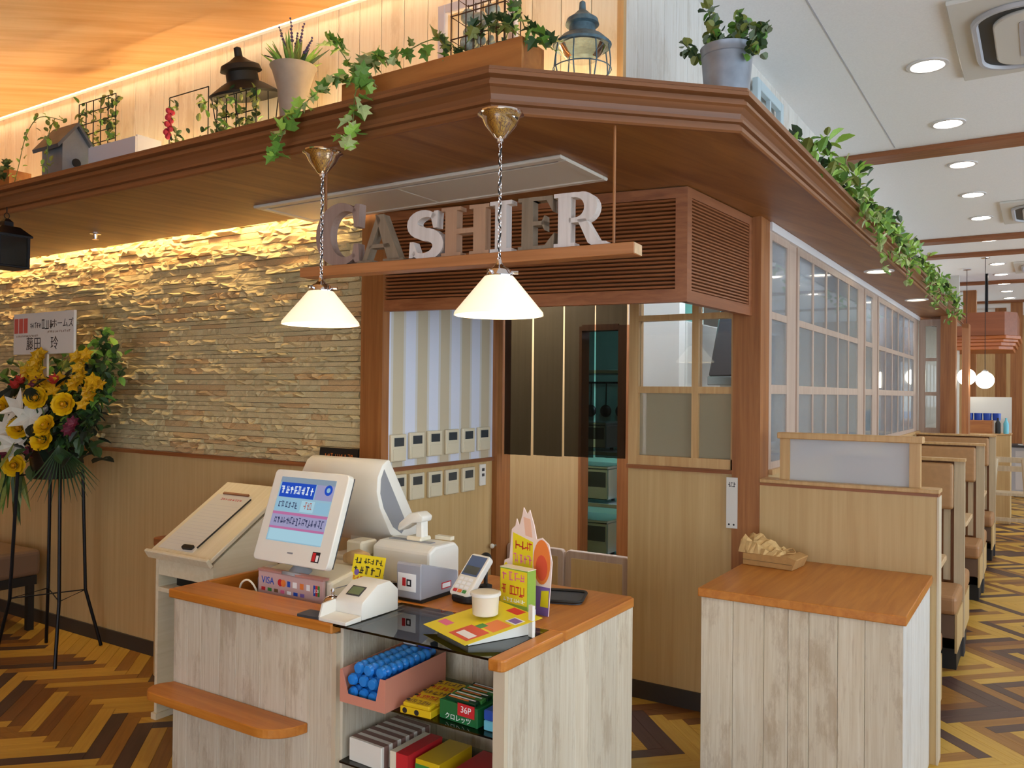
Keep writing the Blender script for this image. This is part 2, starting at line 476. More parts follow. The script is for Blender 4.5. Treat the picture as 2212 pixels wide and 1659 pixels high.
# decor wall above the canopy
wd = struct(box('wall_decor_front', -9, WX - 0.012, WY + 0.012, WY + 0.08, 2.58, 3.38, 'stone_joint'))
panels('plank', wd, 'x', -9, WX, WY + 0.012, -1, 2.58, 3.37, 0.125, 'plank_paint')
wd2 = struct(box('wall_decor_side', WX - 0.08, WX - 0.012, WY + 0.08, 19.9, 2.58, CZ, 'stone_joint'))
whitewash('plank_cool_lit', 'dedcd8', 'cfcac2', 'b3a899', vary=0.04)  # cooler copy of the plank paint, daylight on the side put into colour
panels('plank', wd2, 'y', WY + 0.0, 19.9, WX - 0.012, 1, 2.58, CZ, 0.125, 'plank_cool_lit')
struct(box('trim_2', WX - 0.02, WX + 0.004, WY - 0.004, WY + 0.02, 2.58, CZ, 'wood_sash'))

# canopy: soffit slabs and moulded edge
struct(MB().prism([(-9, 2.14), (-2.75, 2.14), (-2.75, 2.945), (-9, 2.945)], S, 2.58)
       .prism([(-2.75, 2.14), (-1.457, 2.14), (-0.865, 2.717), (-0.865, 11.6), (-1.16, 11.6), (-1.16, 4.2), (-2.75, 4.2)], S, 2.58)
       .build('canopy_ceiling', 'wood_soffit'))
prof = [(0.0, 2.464), (0.010, 2.464), (0.016, 2.470), (0.016, 2.484), (0.006, 2.487), (0.006, 2.494), (0.018, 2.498), (0.018, 2.508), (0.008, 2.511), (0.012, 2.528), (0.024, 2.545), (0.034, 2.551), (0.034, 2.562), (0.022, 2.565), (0.022, 2.573), (0.042, 2.580), (0.042, 2.592), (0.036, 2.596), (0.036, 2.606), (0.0, 2.606)]
for nm_, ax_, rz_ in (('wood_fascia_x', 'x', 0.0), ('wood_fascia_d', 'x', radians(-44)), ('wood_fascia_y', 'y', 0.0)): wood(nm_, '704424', '825230', ax_, scale=45, stretch=0.012, rough=0.42, vary=0.0, dist=0.0, bump=0.0, rotz=rz_, detail=2)
path = [(-9, 2.135), (-1.455, 2.135), (-0.86, 2.715), (-0.86, 11.62)]
def offset_path(path, d):
    out = []
    for i, p in enumerate(path):
        p = Vector(p); ns = []
        for a, b in ((i - 1, i), (i, i + 1)):
            if a >= 0 and b < len(path):
                t = (Vector(path[b]) - Vector(path[a])).normalized(); ns.append(Vector((t.y, -t.x)))
        n = sum(ns, Vector((0, 0))).normalized(); out.append(p + n * (d / n.dot(ns[0])))
    return out
for seg in range(3):
    b = MB(); vs = []
    for d, z in prof:
        op = offset_path(path, d); vs += [(op[seg].x, op[seg].y, z), (op[seg + 1].x, op[seg + 1].y, z)]
    n = len(prof); fs = [(2 * i, 2 * i + 1, 2 * ((i + 1) % n) + 1, 2 * ((i + 1) % n)) for i in range(n)]
    fs += [tuple(range(0, 2 * n, 2)), tuple(range(1, 2 * n, 2))]
    b.add(vs, fs)
    struct(b.build('trim_%d' % (3 + seg), ('wood_fascia_x', 'wood_fascia_d', 'wood_fascia_y')[seg]))
# alcove: post, striped wall, inner post
struct(box('pillar_1', -2.83, -2.69, SWY - 0.02, SWY + 0.03, 0, S, 'wood_brown'))
m, nt, b_ = _new('stripe_paper')
N = nt.nodes; L = nt.links
tc = N.new('ShaderNodeTexCoord'); sp = N.new('ShaderNodeSeparateXYZ'); L.new(tc.outputs['Object'], sp.inputs[0])
def _stripe(per, off, th):
    a = N.new('ShaderNodeMath'); a.operation = 'ADD'; a.inputs[1].default_value = off; L.new(sp.outputs['Y'], a.inputs[0])
    d = N.new('ShaderNodeMath'); d.operation = 'DIVIDE'; d.inputs[1].default_value = per; L.new(a.outputs[0], d.inputs[0])
    f = N.new('ShaderNodeMath'); f.operation = 'FRACT'; L.new(d.outputs[0], f.inputs[0])
    g = N.new('ShaderNodeMath'); g.operation = 'GREATER_THAN'; g.inputs[1].default_value = th; L.new(f.outputs[0], g.inputs[0]); return g
mx1 = N.new('ShaderNodeMixRGB'); mx1.inputs[1].default_value = lin('d6d9e6'); mx1.inputs[2].default_value = lin('c6b79a'); L.new(_stripe(0.19, 0.02, 0.5).outputs[0], mx1.inputs[0])
mx2 = N.new('ShaderNodeMixRGB'); mx2.inputs[2].default_value = lin('cfcbc4'); L.new(mx1.outputs[0], mx2.inputs[1]); L.new(_stripe(0.095, 0.02, 0.82).outputs[0], mx2.inputs[0])
L.new(mx2.outputs[0], b_.inputs['Base Color']); b_.inputs['Roughness'].default_value = 0.8
struct(box('wall_alcove_striped', -2.83, -2.69, SWY + 0.03, 3.99, 1.225, S, 'stripe_paper'))
struct(box('wall_alcove_panelled', -2.83, -2.69, SWY + 0.03, 3.99, 0, 1.205, 'wood_pale'))
struct(box('trim_6', -2.83, -2.675, SWY + 0.03, 3.99, 1.205, 1.225, 'wood_brown_y'))
struct(box('pillar_2', -2.79, -2.655, 3.99, 4.13, 0, S, 'wood_brown'))
# lattice wall beside the alcove (low panel, window above)
LY = 4.07
struct(box('wall_front_panelled', -1.867, -1.30, LY, LY + 0.12, 0, 1.205, 'wood_pale'))
struct(box('baseboard_front', -1.867, -0.45, LY - 0.014, LY, 0, 0.09, 'baseboard_black'))
struct(box('trim_7', -1.872, -1.30, LY - 0.02, LY + 0.12, 1.205, 1.225, 'wood_brown_x'))
w1 = struct(MB().bx(-1.867, -1.812, LY - 0.005, LY + 0.06, 1.225, S).bx(-1.312, -1.30, LY - 0.005, LY + 0.06, 1.225, S)
            .bx(-1.812, -1.30, LY - 0.005, LY + 0.06, 1.225, 1.275).build('window_1', 'wood_sash'))
box('glazing_bar', -1.517, -1.483, LY - 0.004, LY + 0.055, 1.275, S, 'wood_sash', w1)
for z0, z1 in ((1.603, 1.638), (1.982, 2.012)):
    box('glazing_bar', -1.812, -1.517, LY - 0.003, LY + 0.05, z0, z1, 'wood_sash', w1)
    box('glazing_bar', -1.483, -1.312, LY - 0.003, LY + 0.05, z0, z1, 'wood_sash', w1)
for x0, x1 in ((-1.812, -1.517), (-1.483, -1.312)):
    for z0, z1, gm in ((1.275, 1.603, 'film_glass'), (1.638, 1.982, 'window_glass'), (2.012, 2.465, 'window_glass')):
        box('pane', x0, x1, LY + 0.02, LY + 0.026, z0, z1, gm, w1)
struct(box('pillar_3', -1.30, -1.163, LY - 0.02, LY + 0.13, 0, S, 'wood_brown'))
# window wall running along the booths
X0 = -1.163
struct(box('wall_booth_panelled', X0 - 0.12, X0, LY + 0.13, 10.1, 0, 1.2, 'wood_pale'))
struct(box('trim_8', X0 - 0.12, X0 + 0.02, LY + 0.13, 10.1, 1.2, 1.225, 'wood_sash'))
struct(box('trim_9', X0 - 0.05, X0 + 0.012, LY + 0.13, 10.1, 2.425, 2.468, 'white_trim'))
wood('wood_light_frame', 'ac9382', 'c0ab9b', 'z', scale=36, stretch=0.04, rough=0.4, vary=0.03)
WF = 'wood_light_frame'
def bay(idx, y0, y1, n, fr=0.045):
    w = struct(MB().bx(X0 - 0.05, X0, y0, y0 + fr, 1.225, 2.425).bx(X0 - 0.05, X0, y1 - fr, y1, 1.225, 2.425)
               .bx(X0 - 0.05, X0, y0 + fr, y1 - fr, 1.225, 1.26).bx(X0 - 0.05, X0, y0 + fr, y1 - fr, 2.385, 2.425).build('window_%d' % idx, WF))
    a, e = y0 + fr, y1 - fr; bw = 0.03; pw = (e - a - bw * (n - 1)) / n
    for i in range(n):
        p0 = a + i * (pw + bw)
        for z0, z1 in ((1.26, 1.605), (1.652, 1.985), (2.022, 2.385)):
            box('pane', X0 - 0.010, X0 - 0.006, p0, p0 + pw, z0, z1, 'window_sheen', w)
        if i < n - 1: box('glazing_bar', X0 - 0.032, X0 - 0.001, p0 + pw, p0 + pw + bw, 1.26, 2.385, WF, w)
        for z0, z1 in ((1.605, 1.652), (1.985, 2.022)):
            box('glazing_bar', X0 - 0.032, X0 - 0.001, p0, p0 + pw, z0, z1, WF, w)
bay(2, 4.20, 4.59, 1); bay(3, 4.76, 6.60, 5); bay(4, 6.83, 7.21, 1); bay(5, 7.44, 9.72, 6)
for i, (y0, y1) in enumerate(((4.59, 4.76), (6.60, 6.83), (7.21, 7.44), (9.72, 10.08))):
    struct(box('window_mullion_%d' % (i + 1), X0 - 0.05, X0 - 0.008, y0, y1, 1.225, 2.425, WF))
# end return with narrow window, then far pillars
w6 = struct(MB().bx(X0, -1.10, 10.08, 10.14, 1.2, 2.44).bx(-0.99, -0.94, 10.08, 10.14, 1.2, 2.44).bx(-1.10, -0.99, 10.08, 10.14, 1.2, 1.26).bx(-1.10, -0.99, 10.08, 10.14, 2.37, 2.44).build('window_6', WF))
for z0, z1 in ((1.61, 1.65), (1.985, 2.02)): box('glazing_bar', -1.10, -0.99, 10.085, 10.13, z0, z1, WF, w6)
for z0, z1 in ((1.26, 1.61), (1.65, 1.985), (2.02, 2.37)): box('pane', -1.10, -0.99, 10.1, 10.106, z0, z1, 'window_glass', w6)
struct(box('pillar_4', -0.945, -0.80, 10.02, 10.16, 0, S, 'wood_brown'))
struct(box('wall_return', X0, -0.94, 10.08, 10.16, 0, 1.2, 'wood_pale'))
struct(box('wall_return_head', X0, -0.80, 10.16, 10.2, 2.44, S, 'wood_brown'))
struct(box('pillar_5', -0.83, -0.76, 11.2, 11.5, 0, S, 'wood_brown'))
# kitchen behind the windows
struct(box('wall_kitchen_back', -9, -1.0, 13.0, 13.1, 0, CZ, 'kitchen_white'))
struct(box('wall_kitchen_side', -4.6, -4.5, 5.3, 13.0, 0, CZ, 'kitchen_grey'))
struct(box('kitchen_ceiling', -4.6, -1.28, 5.2, 13.0, 2.62, 2.66, 'kitchen_white'))
struct(box('passage_ceiling', -4.6, -1.28, 4.2, 5.2, 2.62, 2.66, 'kitchen_white'))
# passage wall behind the alcove with a doorway into the kitchen
PY = 5.0
struct(box('wall_passage', -4.6, -2.665, PY, PY + 0.1, 0, 2.6, 'wood_pale'))
struct(box('wall_passage_head', -2.665, -2.30, PY, PY + 0.1, 2.05, 2.6, 'wood_pale'))
struct(box('wall_passage_near', -2.30, -1.95, PY, PY + 0.1, 0, 2.6, 'kitchen_white'))
struct(MB().bx(-2.66, -2.64, PY - 0.01, PY + 0.1, 0, 2.05).bx(-2.37, -2.29, PY - 0.01, PY + 0.1, 0, 2.05).bx(-2.64, -2.37, PY - 0.01, PY + 0.1, 2.02, 2.06).build('door_1', 'wood_brown'))
struct(box('wall_passage_left', -4.7, -4.6, 4.0, 5.3, 0, 2.62, 'kitchen_white'))
struct(box('wall_alcove_back', -4.6, -2.83, SWY + 0.14, 4.0, 0, 2.46, 'kitchen_grey'))
# far wall and the glazed street side, out of the picture to the side
struct(box('wall_far', -9, 4, 19.9, 20, 0, CZ, 'wood_sash'))
SX = 3.0
struct(MB().bx(SX, SX + 0.1, -4, 20, 0, 0.45).bx(SX, SX + 0.1, -4, 20, 3.05, CZ).build('wall_street', 'wood_pale'))
w7 = struct(MB().bx(SX + 0.02, SX + 0.08, -4, 20, 0.45, 0.50).bx(SX + 0.02, SX + 0.08, -4, 20, 3.0, 3.05).build('window_7', 'white_trim'))
for i in range(13): box('mullion', SX + 0.02, SX + 0.08, -4 + i * 2, -3.94 + i * 2, 0.50, 3.0, 'white_trim', w7)
for i in range(12): box('pane', SX + 0.045, SX + 0.05, -3.94 + i * 2, -2 + i * 2, 0.50, 3.0, 'window_glass', w7)
# entrance wall behind the viewpoint, with a glazed door opening
struct(MB().bx(-9, -1.6, -4.1, -4, 0, 3.4).bx(2.2, 4, -4.1, -4, 0, 3.4).bx(-1.6, 2.2, -4.1, -4, 2.5, 3.4).build('wall_entrance', 'wood_pale'))

# ---------------------------------------------------------------- lights built into the place, and lamps added unseen
def strip(name, x0, x1, y0, y1, z0, z1, mat, label):
    tag(box(name, x0, x1, y0, y1, z0, z1, mat), label, 'light strip')
strip('light_strip', -9, -2.84, 2.965, 2.99, 2.555, 2.57, 'led_warm', 'warm light strip hidden in the slot above the stone wall')
strip('light_strip', -9, WX - 0.05, 2.60, 2.615, CZ + 0.04, CZ + 0.06, 'led_cove', 'warm light strip in the gap where wooden ceiling meets plank wall')
strip('light_strip', -9, WX - 0.06, 2.577, 2.592, 2.584, 2.594, 'led_shelf', 'warm light strip lying behind the plants along the plank wall')
dl_ring = MB().lathe([(0.075, 0.0), (0.095, 0.0), (0.095, -0.006), (0.075, -0.004)], 28, cap=False)
def downlight(x, y, z, label, mat, group):
    t = thing('downlight', label, 'downlight', (x, y, z), 0, group)
    MB().lathe([(0.074, -0.0), (0.098, -0.0), (0.098, -0.007), (0.08, -0.009), (0.074, -0.002)], 28, cap=False).build('ring', 'white_trim', t, smooth=True)
    MB().lathe([(0.0001, -0.0015), (0.078, -0.0015)], 28, cap=False).build('lens', mat, t)
for r_, x in enumerate((-0.505, 0.9, 2.3)):
    for i in range(12):
        y = 4.66 + 1.06 * i if r_ == 0 else 2.4 + 1.06 * i
        if any(a - 0.1 < y < b + 0.1 for a, b in ((6.15, 6.36), (9.86, 10.06), (10.98, 11.16), (13.8, 13.98))): y += 0.22
        ORD = ('first', 'second', 'third', 'fourth', 'fifth', 'sixth', 'seventh', 'eighth', 'ninth', 'tenth', 'eleventh', 'twelfth')
        lab = '%s round downlight in the white ceiling, %s row from the canopy' % (ORD[i], ORD[r_])
        downlight(x, y, CZ, lab, 'downlight', 'ceiling downlights row %d' % (r_ + 1))
for ix, x in enumerate((-5.2, -3.6, -2.0)):  # unseen lamps added to brighten the counter fronts and near floor
    for y in (0.2, -1.6):
        downlight(x, y, CZ, '%s added unseen round downlight in the wooden ceiling, %s the counter' % (ORD[ix], 'near' if y > 0 else 'far before'), 'added_downlight', 'added wooden ceiling downlights')
downlight(-0.972, 6.23, S, 'round downlight under the canopy beside the long window, nearer one', 'canopy_downlight', 'canopy downlights')
downlight(-0.972, 8.24, S, 'round downlight under the canopy beside the long window, farther one', 'canopy_downlight', 'canopy downlights')
downlight(-0.972, 10.6, S, 'round downlight under the canopy past the narrow end window', 'canopy_downlight', 'canopy downlights')
# lamps in the kitchen and passage; the white ones are added to brighten
def tube_light(x, y, z, c, s, ln, label):
    t = thing('tube_light', label, 'ceiling light', (x, y, z))
    MB().bx(-0.06, 0.06, -ln / 2, ln / 2, 0, 0.05).build('housing', 'white_trim', t)
    MB().bx(-0.03, 0.03, -ln / 2 + 0.03, ln / 2 - 0.03, -0.02, -0.001).build('tube', c, t)
glow('tube_cyan', 'a8f4f0', 85.0)
glow('tube_white_added', 'eef2ff', 170.0)
downlight(-3.3, 4.5, 2.62, 'unseen round downlight added in the passage behind the net curtain', 'downlight', 'added passage lights')  # unseen lamps added to brighten the passage wall
tube_light(-3.05, 4.55, 2.57, 'tube_white_added', 12, 0.7, 'unseen white tube light added on the passage ceiling behind the net curtain')
tube_light(-2.9, 6.1, 2.57, 'tube_cyan', 12, 1.0, 'cool tube light over the kitchen shelves behind the doorway')
tube_light(-1.75, 7.4, 2.57, 'tube_white_added', 12, 1.2, 'unseen white tube light added on kitchen ceiling behind the long window')  # unseen tube added so the long window panes look brighter
glow('tube_soft_added', 'eef2ff', 55.0)
tube_light(-1.6, 4.85, 2.57, 'tube_soft_added', 12, 1.0, 'unseen white tube light added over the hood behind the lattice window')  # unseen tube added to brighten the lattice panes
tube_light(-1.75, 9.4, 2.57, 'tube_white_added', 12, 1.2, 'unseen white tube light added at the far end of kitchen ceiling')  # second unseen tube added for the long window panes
# ---------------------------------------------------------------- louvred box over the alcove
A = Vector((-2.745, 3.035)); B = Vector((-1.255, 3.30)); Cc = Vector((-1.205, 4.05))
LZ0, LZ1 = 1.985, S - 0.004
lb = thing('louvre_box', 'brown louvred wooden box hanging under the canopy behind the letters', 'louvre')
def louvre_face(P, Q, nsl, mat, th=0.035, fr=0.05, ends=(0.0, 0.0)):
    d = (Q - P).normalized(); n = Vector((d.y, -d.x)); ln = (Q - P).length
    M_ = Matrix(((d.x, -n.x, 0, P.x), (d.y, -n.y, 0, P.y), (0, 0, 1, 0), (0, 0, 0, 1)))     # local x along face, y inwards
    def part(nm, x0, x1, y0, y1, z0, z1, mt, parent=lb, bev=0.0):
        b = MB().bx(x0, x1, y0, y1, z0, z1, M_); return b.build(nm, mt, parent, bevel=bev)
    part('rail', 0, ln, 0, th, LZ1 - fr * 0.9, LZ1, mat); part('rail', 0, ln, 0, th, LZ0, LZ0 + fr * 1.1, mat)
    part('stile', 0, fr, 0, th, LZ0 + fr * 1.1, LZ1 - fr * 0.9, mat); part('stile', ln - fr, ln, 0, th, LZ0 + fr * 1.1, LZ1 - fr * 0.9, mat)
    part('backing', fr, ln - fr, th * 0.8, th, LZ0 + fr * 1.1, LZ1 - fr * 0.9, 'black')
    z0, z1 = LZ0 + fr * 1.1, LZ1 - fr * 0.9; stp = (z1 - z0) / nsl
    sl = MB().box((0, 0, 0), (ln - 2 * fr, 0.020, stp * 0.52), Matrix.Rotation(radians(-10), 4, 'X')).mesh('slat', mat)
    ang = math.atan2(d.y, d.x)
    for i in range(nsl):
        c = P + d * (ln / 2) - n * 0.013
        link('slat', sl, lb, (c.x, c.y, z0 + stp * (i + 0.5)), (0, 0, ang))
louvre_face(A, B, 22, 'wood_brown_x')
wood('wood_louvre_side', '7c4826', '965c36', 'y', scale=40, stretch=0.04, rough=0.45, vary=0.04)
louvre_face(B, Cc, 27, 'wood_louvre_side', fr=0.045)
# ---------------------------------------------------------------- ceiling air vent panel
v = thing('ceiling_vent', 'wide flat off-white ceiling vent panel under the wooden canopy', 'ceiling vent', (0, 0, S))
plain('vent_white', 'd2ccc0', 0.35)
MB().bx(-3.15, -1.485, 2.632, 2.672, -0.014, 0).bx(-3.15, -1.485, 2.985, 3.02, -0.014, 0).bx(-3.15, -3.11, 2.672, 2.985, -0.014, 0).bx(-1.525, -1.485, 2.672, 2.985, -0.014, 0).build('frame', 'vent_white', v, bevel=0.004)
MB().bx(-3.11, -2.322, 2.70, 2.985, -0.010, 0).build('panel', 'vent_white', v, bevel=0.002)
MB().bx(-2.316, -1.525, 2.70, 2.985, -0.010, 0).build('panel', 'vent_white', v, bevel=0.002)
for k in range(2): MB().bx(-3.11, -1.525, 2.677 + k * 0.012, 2.684 + k * 0.012, -0.007, 0).build('slot', 'mid_grey', v)

# ---------------------------------------------------------------- hanging sign board and letters
th = radians(5.0); R0 = Vector((-1.18, 2.445))
sb = thing('sign_board', 'slim wooden board hung on rods with the cashier letters standing on it', 'sign board', (R0.x, R0.y, 2.042), th)
wood('wood_board', 'a0663a', 'ba7e4e', 'x', scale=40, stretch=0.04, rough=0.45, vary=0.0)
MB().bx(-1.29, 0.085, -0.045, 0.03, 0, 0.038).build('board', 'wood_board', sb, bevel=0.002)
plain('end_grain', 'd6b48c', 0.6, noise=0.1, nscale=60)
MB().bx(0.085, 0.0865, -0.043, 0.028, 0.002, 0.036).build('end_cap', 'end_grain', sb)
for x in (0.0, -1.2): MB().tube([(x, 0.0, 0.036), (x, 0.0, S - 2.042)], 0.005, 8).build('rod', 'wood_brown', sb)
def stroke(path, w, n=None):
    """flat ribbon outline around a centre path with varying half width"""
    L_, R_ = [], []
    for i, p in enumerate(path):
        a = Vector(path[max(0, i - 1)]); b = Vector(path[min(len(path) - 1, i + 1)]); t = (b - a).normalized(); nn = Vector((-t.y, t.x)); h = w[i]
        L_.append(tuple(Vector(p) + nn * h)); R_.append(tuple(Vector(p) - nn * h))
    return L_, R_
def ribbon(b, path, w, t0, t1):
    L_, R_ = stroke(path, w); n = len(path)
    vs = [(p[0], t0, p[1]) for p in L_] + [(p[0], t0, p[1]) for p in R_] + [(p[0], t1, p[1]) for p in L_] + [(p[0], t1, p[1]) for p in R_]
    fs = []
    for i in range(n - 1):
        fs += [(i, i + 1, n + i + 1, n + i), (2 * n + i, 3 * n + i, 3 * n + i + 1, 2 * n + i + 1), (i, 2 * n + i, 2 * n + i + 1, i + 1), (n + i, n + i + 1, 3 * n + i + 1, 3 * n + i)]
    fs += [(0, n, 3 * n, 2 * n), (n - 1, 3 * n - 1, 4 * n - 1, 2 * n - 1)]
    b.add(vs, fs)
def arc(cx, cy, rx, ry, a0, a1, n=18): return [(cx + rx * cos(radians(a0 + (a1 - a0) * i / n)), cy + ry * sin(radians(a0 + (a1 - a0) * i / n))) for i in range(n + 1)]
T0, T1 = -0.02, 0.02
def letter_C(b):
    p = arc(0.52, 0.5, 0.37, 0.44, 52, 308, 26)
    w = [0.035 + 0.105 * max(0, sin(pi * i / 26)) ** 1.3 for i in range(27)]
    ribbon(b, p, w, T0, T1)
    b.prism([(0.74, 0.60), (0.82, 0.60), (0.84, 0.97), (0.76, 0.97), (0.70, 0.86)], T0, T1, 'xz')
    b.prism([(0.70, 0.14), (0.76, 0.03), (0.84, 0.03), (0.82, 0.33), (0.74, 0.33)], T0, T1, 'xz')
def letter_A(b):
    b.prism([(0.10, 0.04), (0.20, 0.04), (0.50, 0.88), (0.42, 1.0)], T0, T1, 'xz')
    b.prism([(0.38, 1.0), (0.56, 1.0), (0.92, 0.04), (0.66, 0.04)], T0, T1, 'xz')
    b.prism([(0.24, 0.30), (0.72, 0.30), (0.69, 0.38), (0.27, 0.38)], T0, T1, 'xz')
    b.prism([(0.0, 0), (0.32, 0), (0.32, 0.06), (0.0, 0.06)], T0, T1, 'xz'); b.prism([(0.56, 0), (1.0, 0), (1.0, 0.06), (0.56, 0.06)], T0, T1, 'xz')
def letter_S(b):
    p = arc(0.5, 0.73, 0.27, 0.20, 35, 270, 14)[:-1] + arc(0.5, 0.27, 0.30, 0.23, 90, -145, 14)
    n = len(p); w = [0.05 + 0.085 * sin(pi * i / (n - 1)) ** 1.2 for i in range(n)]
    ribbon(b, p, w, T0, T1)
    b.prism([(0.70, 0.62), (0.78, 0.62), (0.80, 0.97), (0.72, 0.97), (0.64, 0.86)], T0, T1, 'xz')
    b.prism([(0.16, 0.03), (0.24, 0.03), (0.34, 0.14), (0.26, 0.36), (0.18, 0.36)], T0, T1, 'xz')
def stem(b, x0, x1, serif=0.08):
    b.bx(x0, x1, T0, T1, 0, 1)
    for z0, z1 in ((0, 0.075), (0.925, 1.0)): b.bx(x0 - serif, x1 + serif, T0 - 0.0005, T1 + 0.0005, z0, z1)
def letter_H(b): stem(b, 0.10, 0.34); stem(b, 0.68, 0.92); b.bx(0.34, 0.68, T0, T1, 0.45, 0.55)
def letter_I(b): stem(b, 0.16, 0.42, 0.12)
def letter_E(b):
    stem(b, 0.14, 0.40, 0.08); b.bx(0.40, 0.84, T0, T1, 0.925, 1.0); b.bx(0.40, 0.86, T0, T1, 0, 0.075); b.bx(0.40, 0.66, T0, T1, 0.46, 0.54)
    b.prism([(0.70, 0.93), (0.84, 0.93), (0.84, 0.70)], T0, T1, 'xz'); b.prism([(0.66, 0.07), (0.86, 0.07), (0.88, 0.30)], T0, T1, 'xz'); b.prism([(0.58, 0.5), (0.66, 0.36), (0.66, 0.64)], T0, T1, 'xz')
def letter_R(b):
    stem(b, 0.10, 0.34, 0.08)
    p = [(0.30, 0.955), (0.42, 0.955)] + arc(0.46, 0.72, 0.25, 0.225, 85, -85, 14) + [(0.42, 0.49), (0.30, 0.49)]
    w = [0.04, 0.045] + [0.05 + 0.07 * sin(pi * i / 14) for i in range(15)] + [0.045, 0.04]
    ribbon(b, p, w, T0, T1)
    b.prism([(0.46, 0.50), (0.62, 0.50), (0.86, 0.08), (1.0, 0.06), (1.0, 0.0), (0.74, 0.0), (0.66, 0.06)], T0, T1, 'xz')
for nm, c1, c2 in (('letter_white', 'd9cfca', 'c2b6ae'), ('letter_taupe', '8a7864', '75634f'), ('letter_tan', 'a07a60', 'b08a6c'), ('letter_mauve', '8c7268', '9d8478')):
    wood(nm, c1, c2, 'z', scale=40, stretch=0.06, rough=0.6, vary=0.0)
# position along the board, size, material
LET = [('C', letter_C, -1.225, 0.235, 0.255, 'letter_mauve', 'mauve'), ('A', letter_A, -1.018, 0.178, 0.21, 'letter_taupe', 'taupe'), ('S', letter_S, -0.815, 0.175, 0.195, 'letter_white', 'white'),
       ('H', letter_H, -0.648, 0.175, 0.20, 'letter_tan', 'tan'), ('I', letter_I, -0.452, 0.178, 0.17, 'letter_white', 'narrow white'), ('E', letter_E, -0.345, 0.178, 0.165, 'letter_taupe', 'taupe'), ('R', letter_R, -0.205, 0.18, 0.19, 'letter_white', 'broad white')]
for ch, fn, x, h, wd, mt, cn in LET:
    b = MB(); fn(b)
    b.v = [(p[0] * wd, p[1], p[2] * h) for p in b.v]
    px = R0.x + x * cos(th); py = R0.y + x * sin(th)
    o = b.build('sign_letter', mt, None, (px - 0.01 * -sin(th), py - 0.01 * cos(th), 2.0805), (0, 0, th))
    tag(o, '%s wooden letter %s standing on the hanging board' % (cn, ch), 'letter', 'cashier letters')

# ---------------------------------------------------------------- pendant lamps
m, nt, b_ = _new('opal_shade')
b_.inputs['Base Color'].default_value = lin('f3e7cf'); b_.inputs['Roughness'].default_value = 0.3
b_.inputs['Emission Color'].default_value = lin('ffe9c4'); b_.inputs['Emission Strength'].default_value = 0.6
b_.inputs['Transmission Weight'].default_value = 0.0
def pendant(x, y, label):
    t = thing('pendant_lamp', label, 'pendant lamp', (x, y, S), 0, 'pendant lamps over the counter')
    MB().lathe([(0.071, 0.0), (0.073, -0.006), (0.062, -0.014), (0.059, -0.022), (0.047, -0.042), (0.030, -0.062), (0.018, -0.078), (0.011, -0.082), (0.011, -0.090), (0.001, -0.094)], 32).build('ceiling_cup', 'chrome', t, smooth=True)
    z = -0.094; i = 0
    ring = [(0.0055 * cos(a), 0, 0.009 * sin(a)) for a in [2 * pi * k / 10 for k in range(10)]]
    lk = MB().tube(ring, 0.0016, 6, closed=True).mesh('chain_link', 'chrome', smooth=True)
    while z - 0.0075 > -0.464:
        link('chain_link', lk, t, (0, 0, z - 0.0075), (0, 0, (i % 2) * pi / 2)); z -= 0.0148; i += 1
    MB().tube([(0.004 * sin(k * 0.9), 0.004 * cos(k * 0.9), -0.09 - k * 0.0127) for k in range(32)], 0.0026, 6).build('cord', 'black', t, smooth=True)
    MB().lathe([(0.004, -0.455), (0.008, -0.458), (0.010, -0.468), (0.014, -0.474), (0.022, -0.482), (0.031, -0.486), (0.036, -0.491), (0.040, -0.505), (0.045, -0.507), (0.045, -0.513), (0.02, -0.515)], 28).build('fitter', 'chrome', t, smooth=True)
    for k in range(3):
        a = 2 * pi * k / 3 + 0.5
        MB().tube([(0.038 * cos(a), 0.038 * sin(a), -0.498), (0.060 * cos(a), 0.060 * sin(a), -0.498)], 0.0055, 8).build('thumb_screw', 'chrome', t, smooth=True)
    MB().lathe([(0.043, -0.508), (0.048, -0.513), (0.138, -0.622), (0.140, -0.632), (0.136, -0.632), (0.134, -0.622), (0.045, -0.517), (0.040, -0.511)], 40, cap=False).build('shade', 'opal_shade', t, smooth=True)
    MB().lathe([(0.001, -0.638), (0.018, -0.632), (0.026, -0.615), (0.024, -0.595), (0.014, -0.575), (0.013, -0.545)], 20).build('bulb', 'lamp_bulb', t, smooth=True)
pendant(-1.432, 2.153, 'white cone pendant lamp on chain, hanging before the letter I')
pendant(-2.22, 2.168, 'white cone pendant lamp on chain, hanging before the stone wall')

# ---------------------------------------------------------------- things under and on the canopy
t = thing('sprinkler_head', 'tiny chrome sprinkler head under the canopy', 'sprinkler', (-4.50, 2.66, S))
MB().lathe([(0.03, 0), (0.03, -0.004), (0.012, -0.006), (0.008, -0.03)], 16).build('flange', 'chrome', t, smooth=True)
MB().lathe([(0.018, -0.032), (0.018, -0.035)], 12).build('deflector', 'chrome', t)
t = thing('hanging_lantern', 'black metal lantern hanging from the canopy beside the stone wall', 'lantern', (-4.22, 2.05, 2.172))
MB().bx(-0.075, 0.075, -0.075, 0.075, 0, 0.012).build('base', 'black_metal', t, bevel=0.003)
for sx in (-1, 1):
    for sy in (-1, 1): MB().bx(sx * 0.068 - 0.006, sx * 0.068 + 0.006, sy * 0.068 - 0.006, sy * 0.068 + 0.006, 0.012, 0.15).build('post', 'black_metal', t)
glass('dark_glass', '606a66', 0.1, 0.1, 0.4, '20221e')
for a in range(4): MB().bx(-0.062, 0.062, -0.069, -0.066, 0.012, 0.15).build('pane', 'dark_glass', t, rot=(0, 0, a * pi / 2))
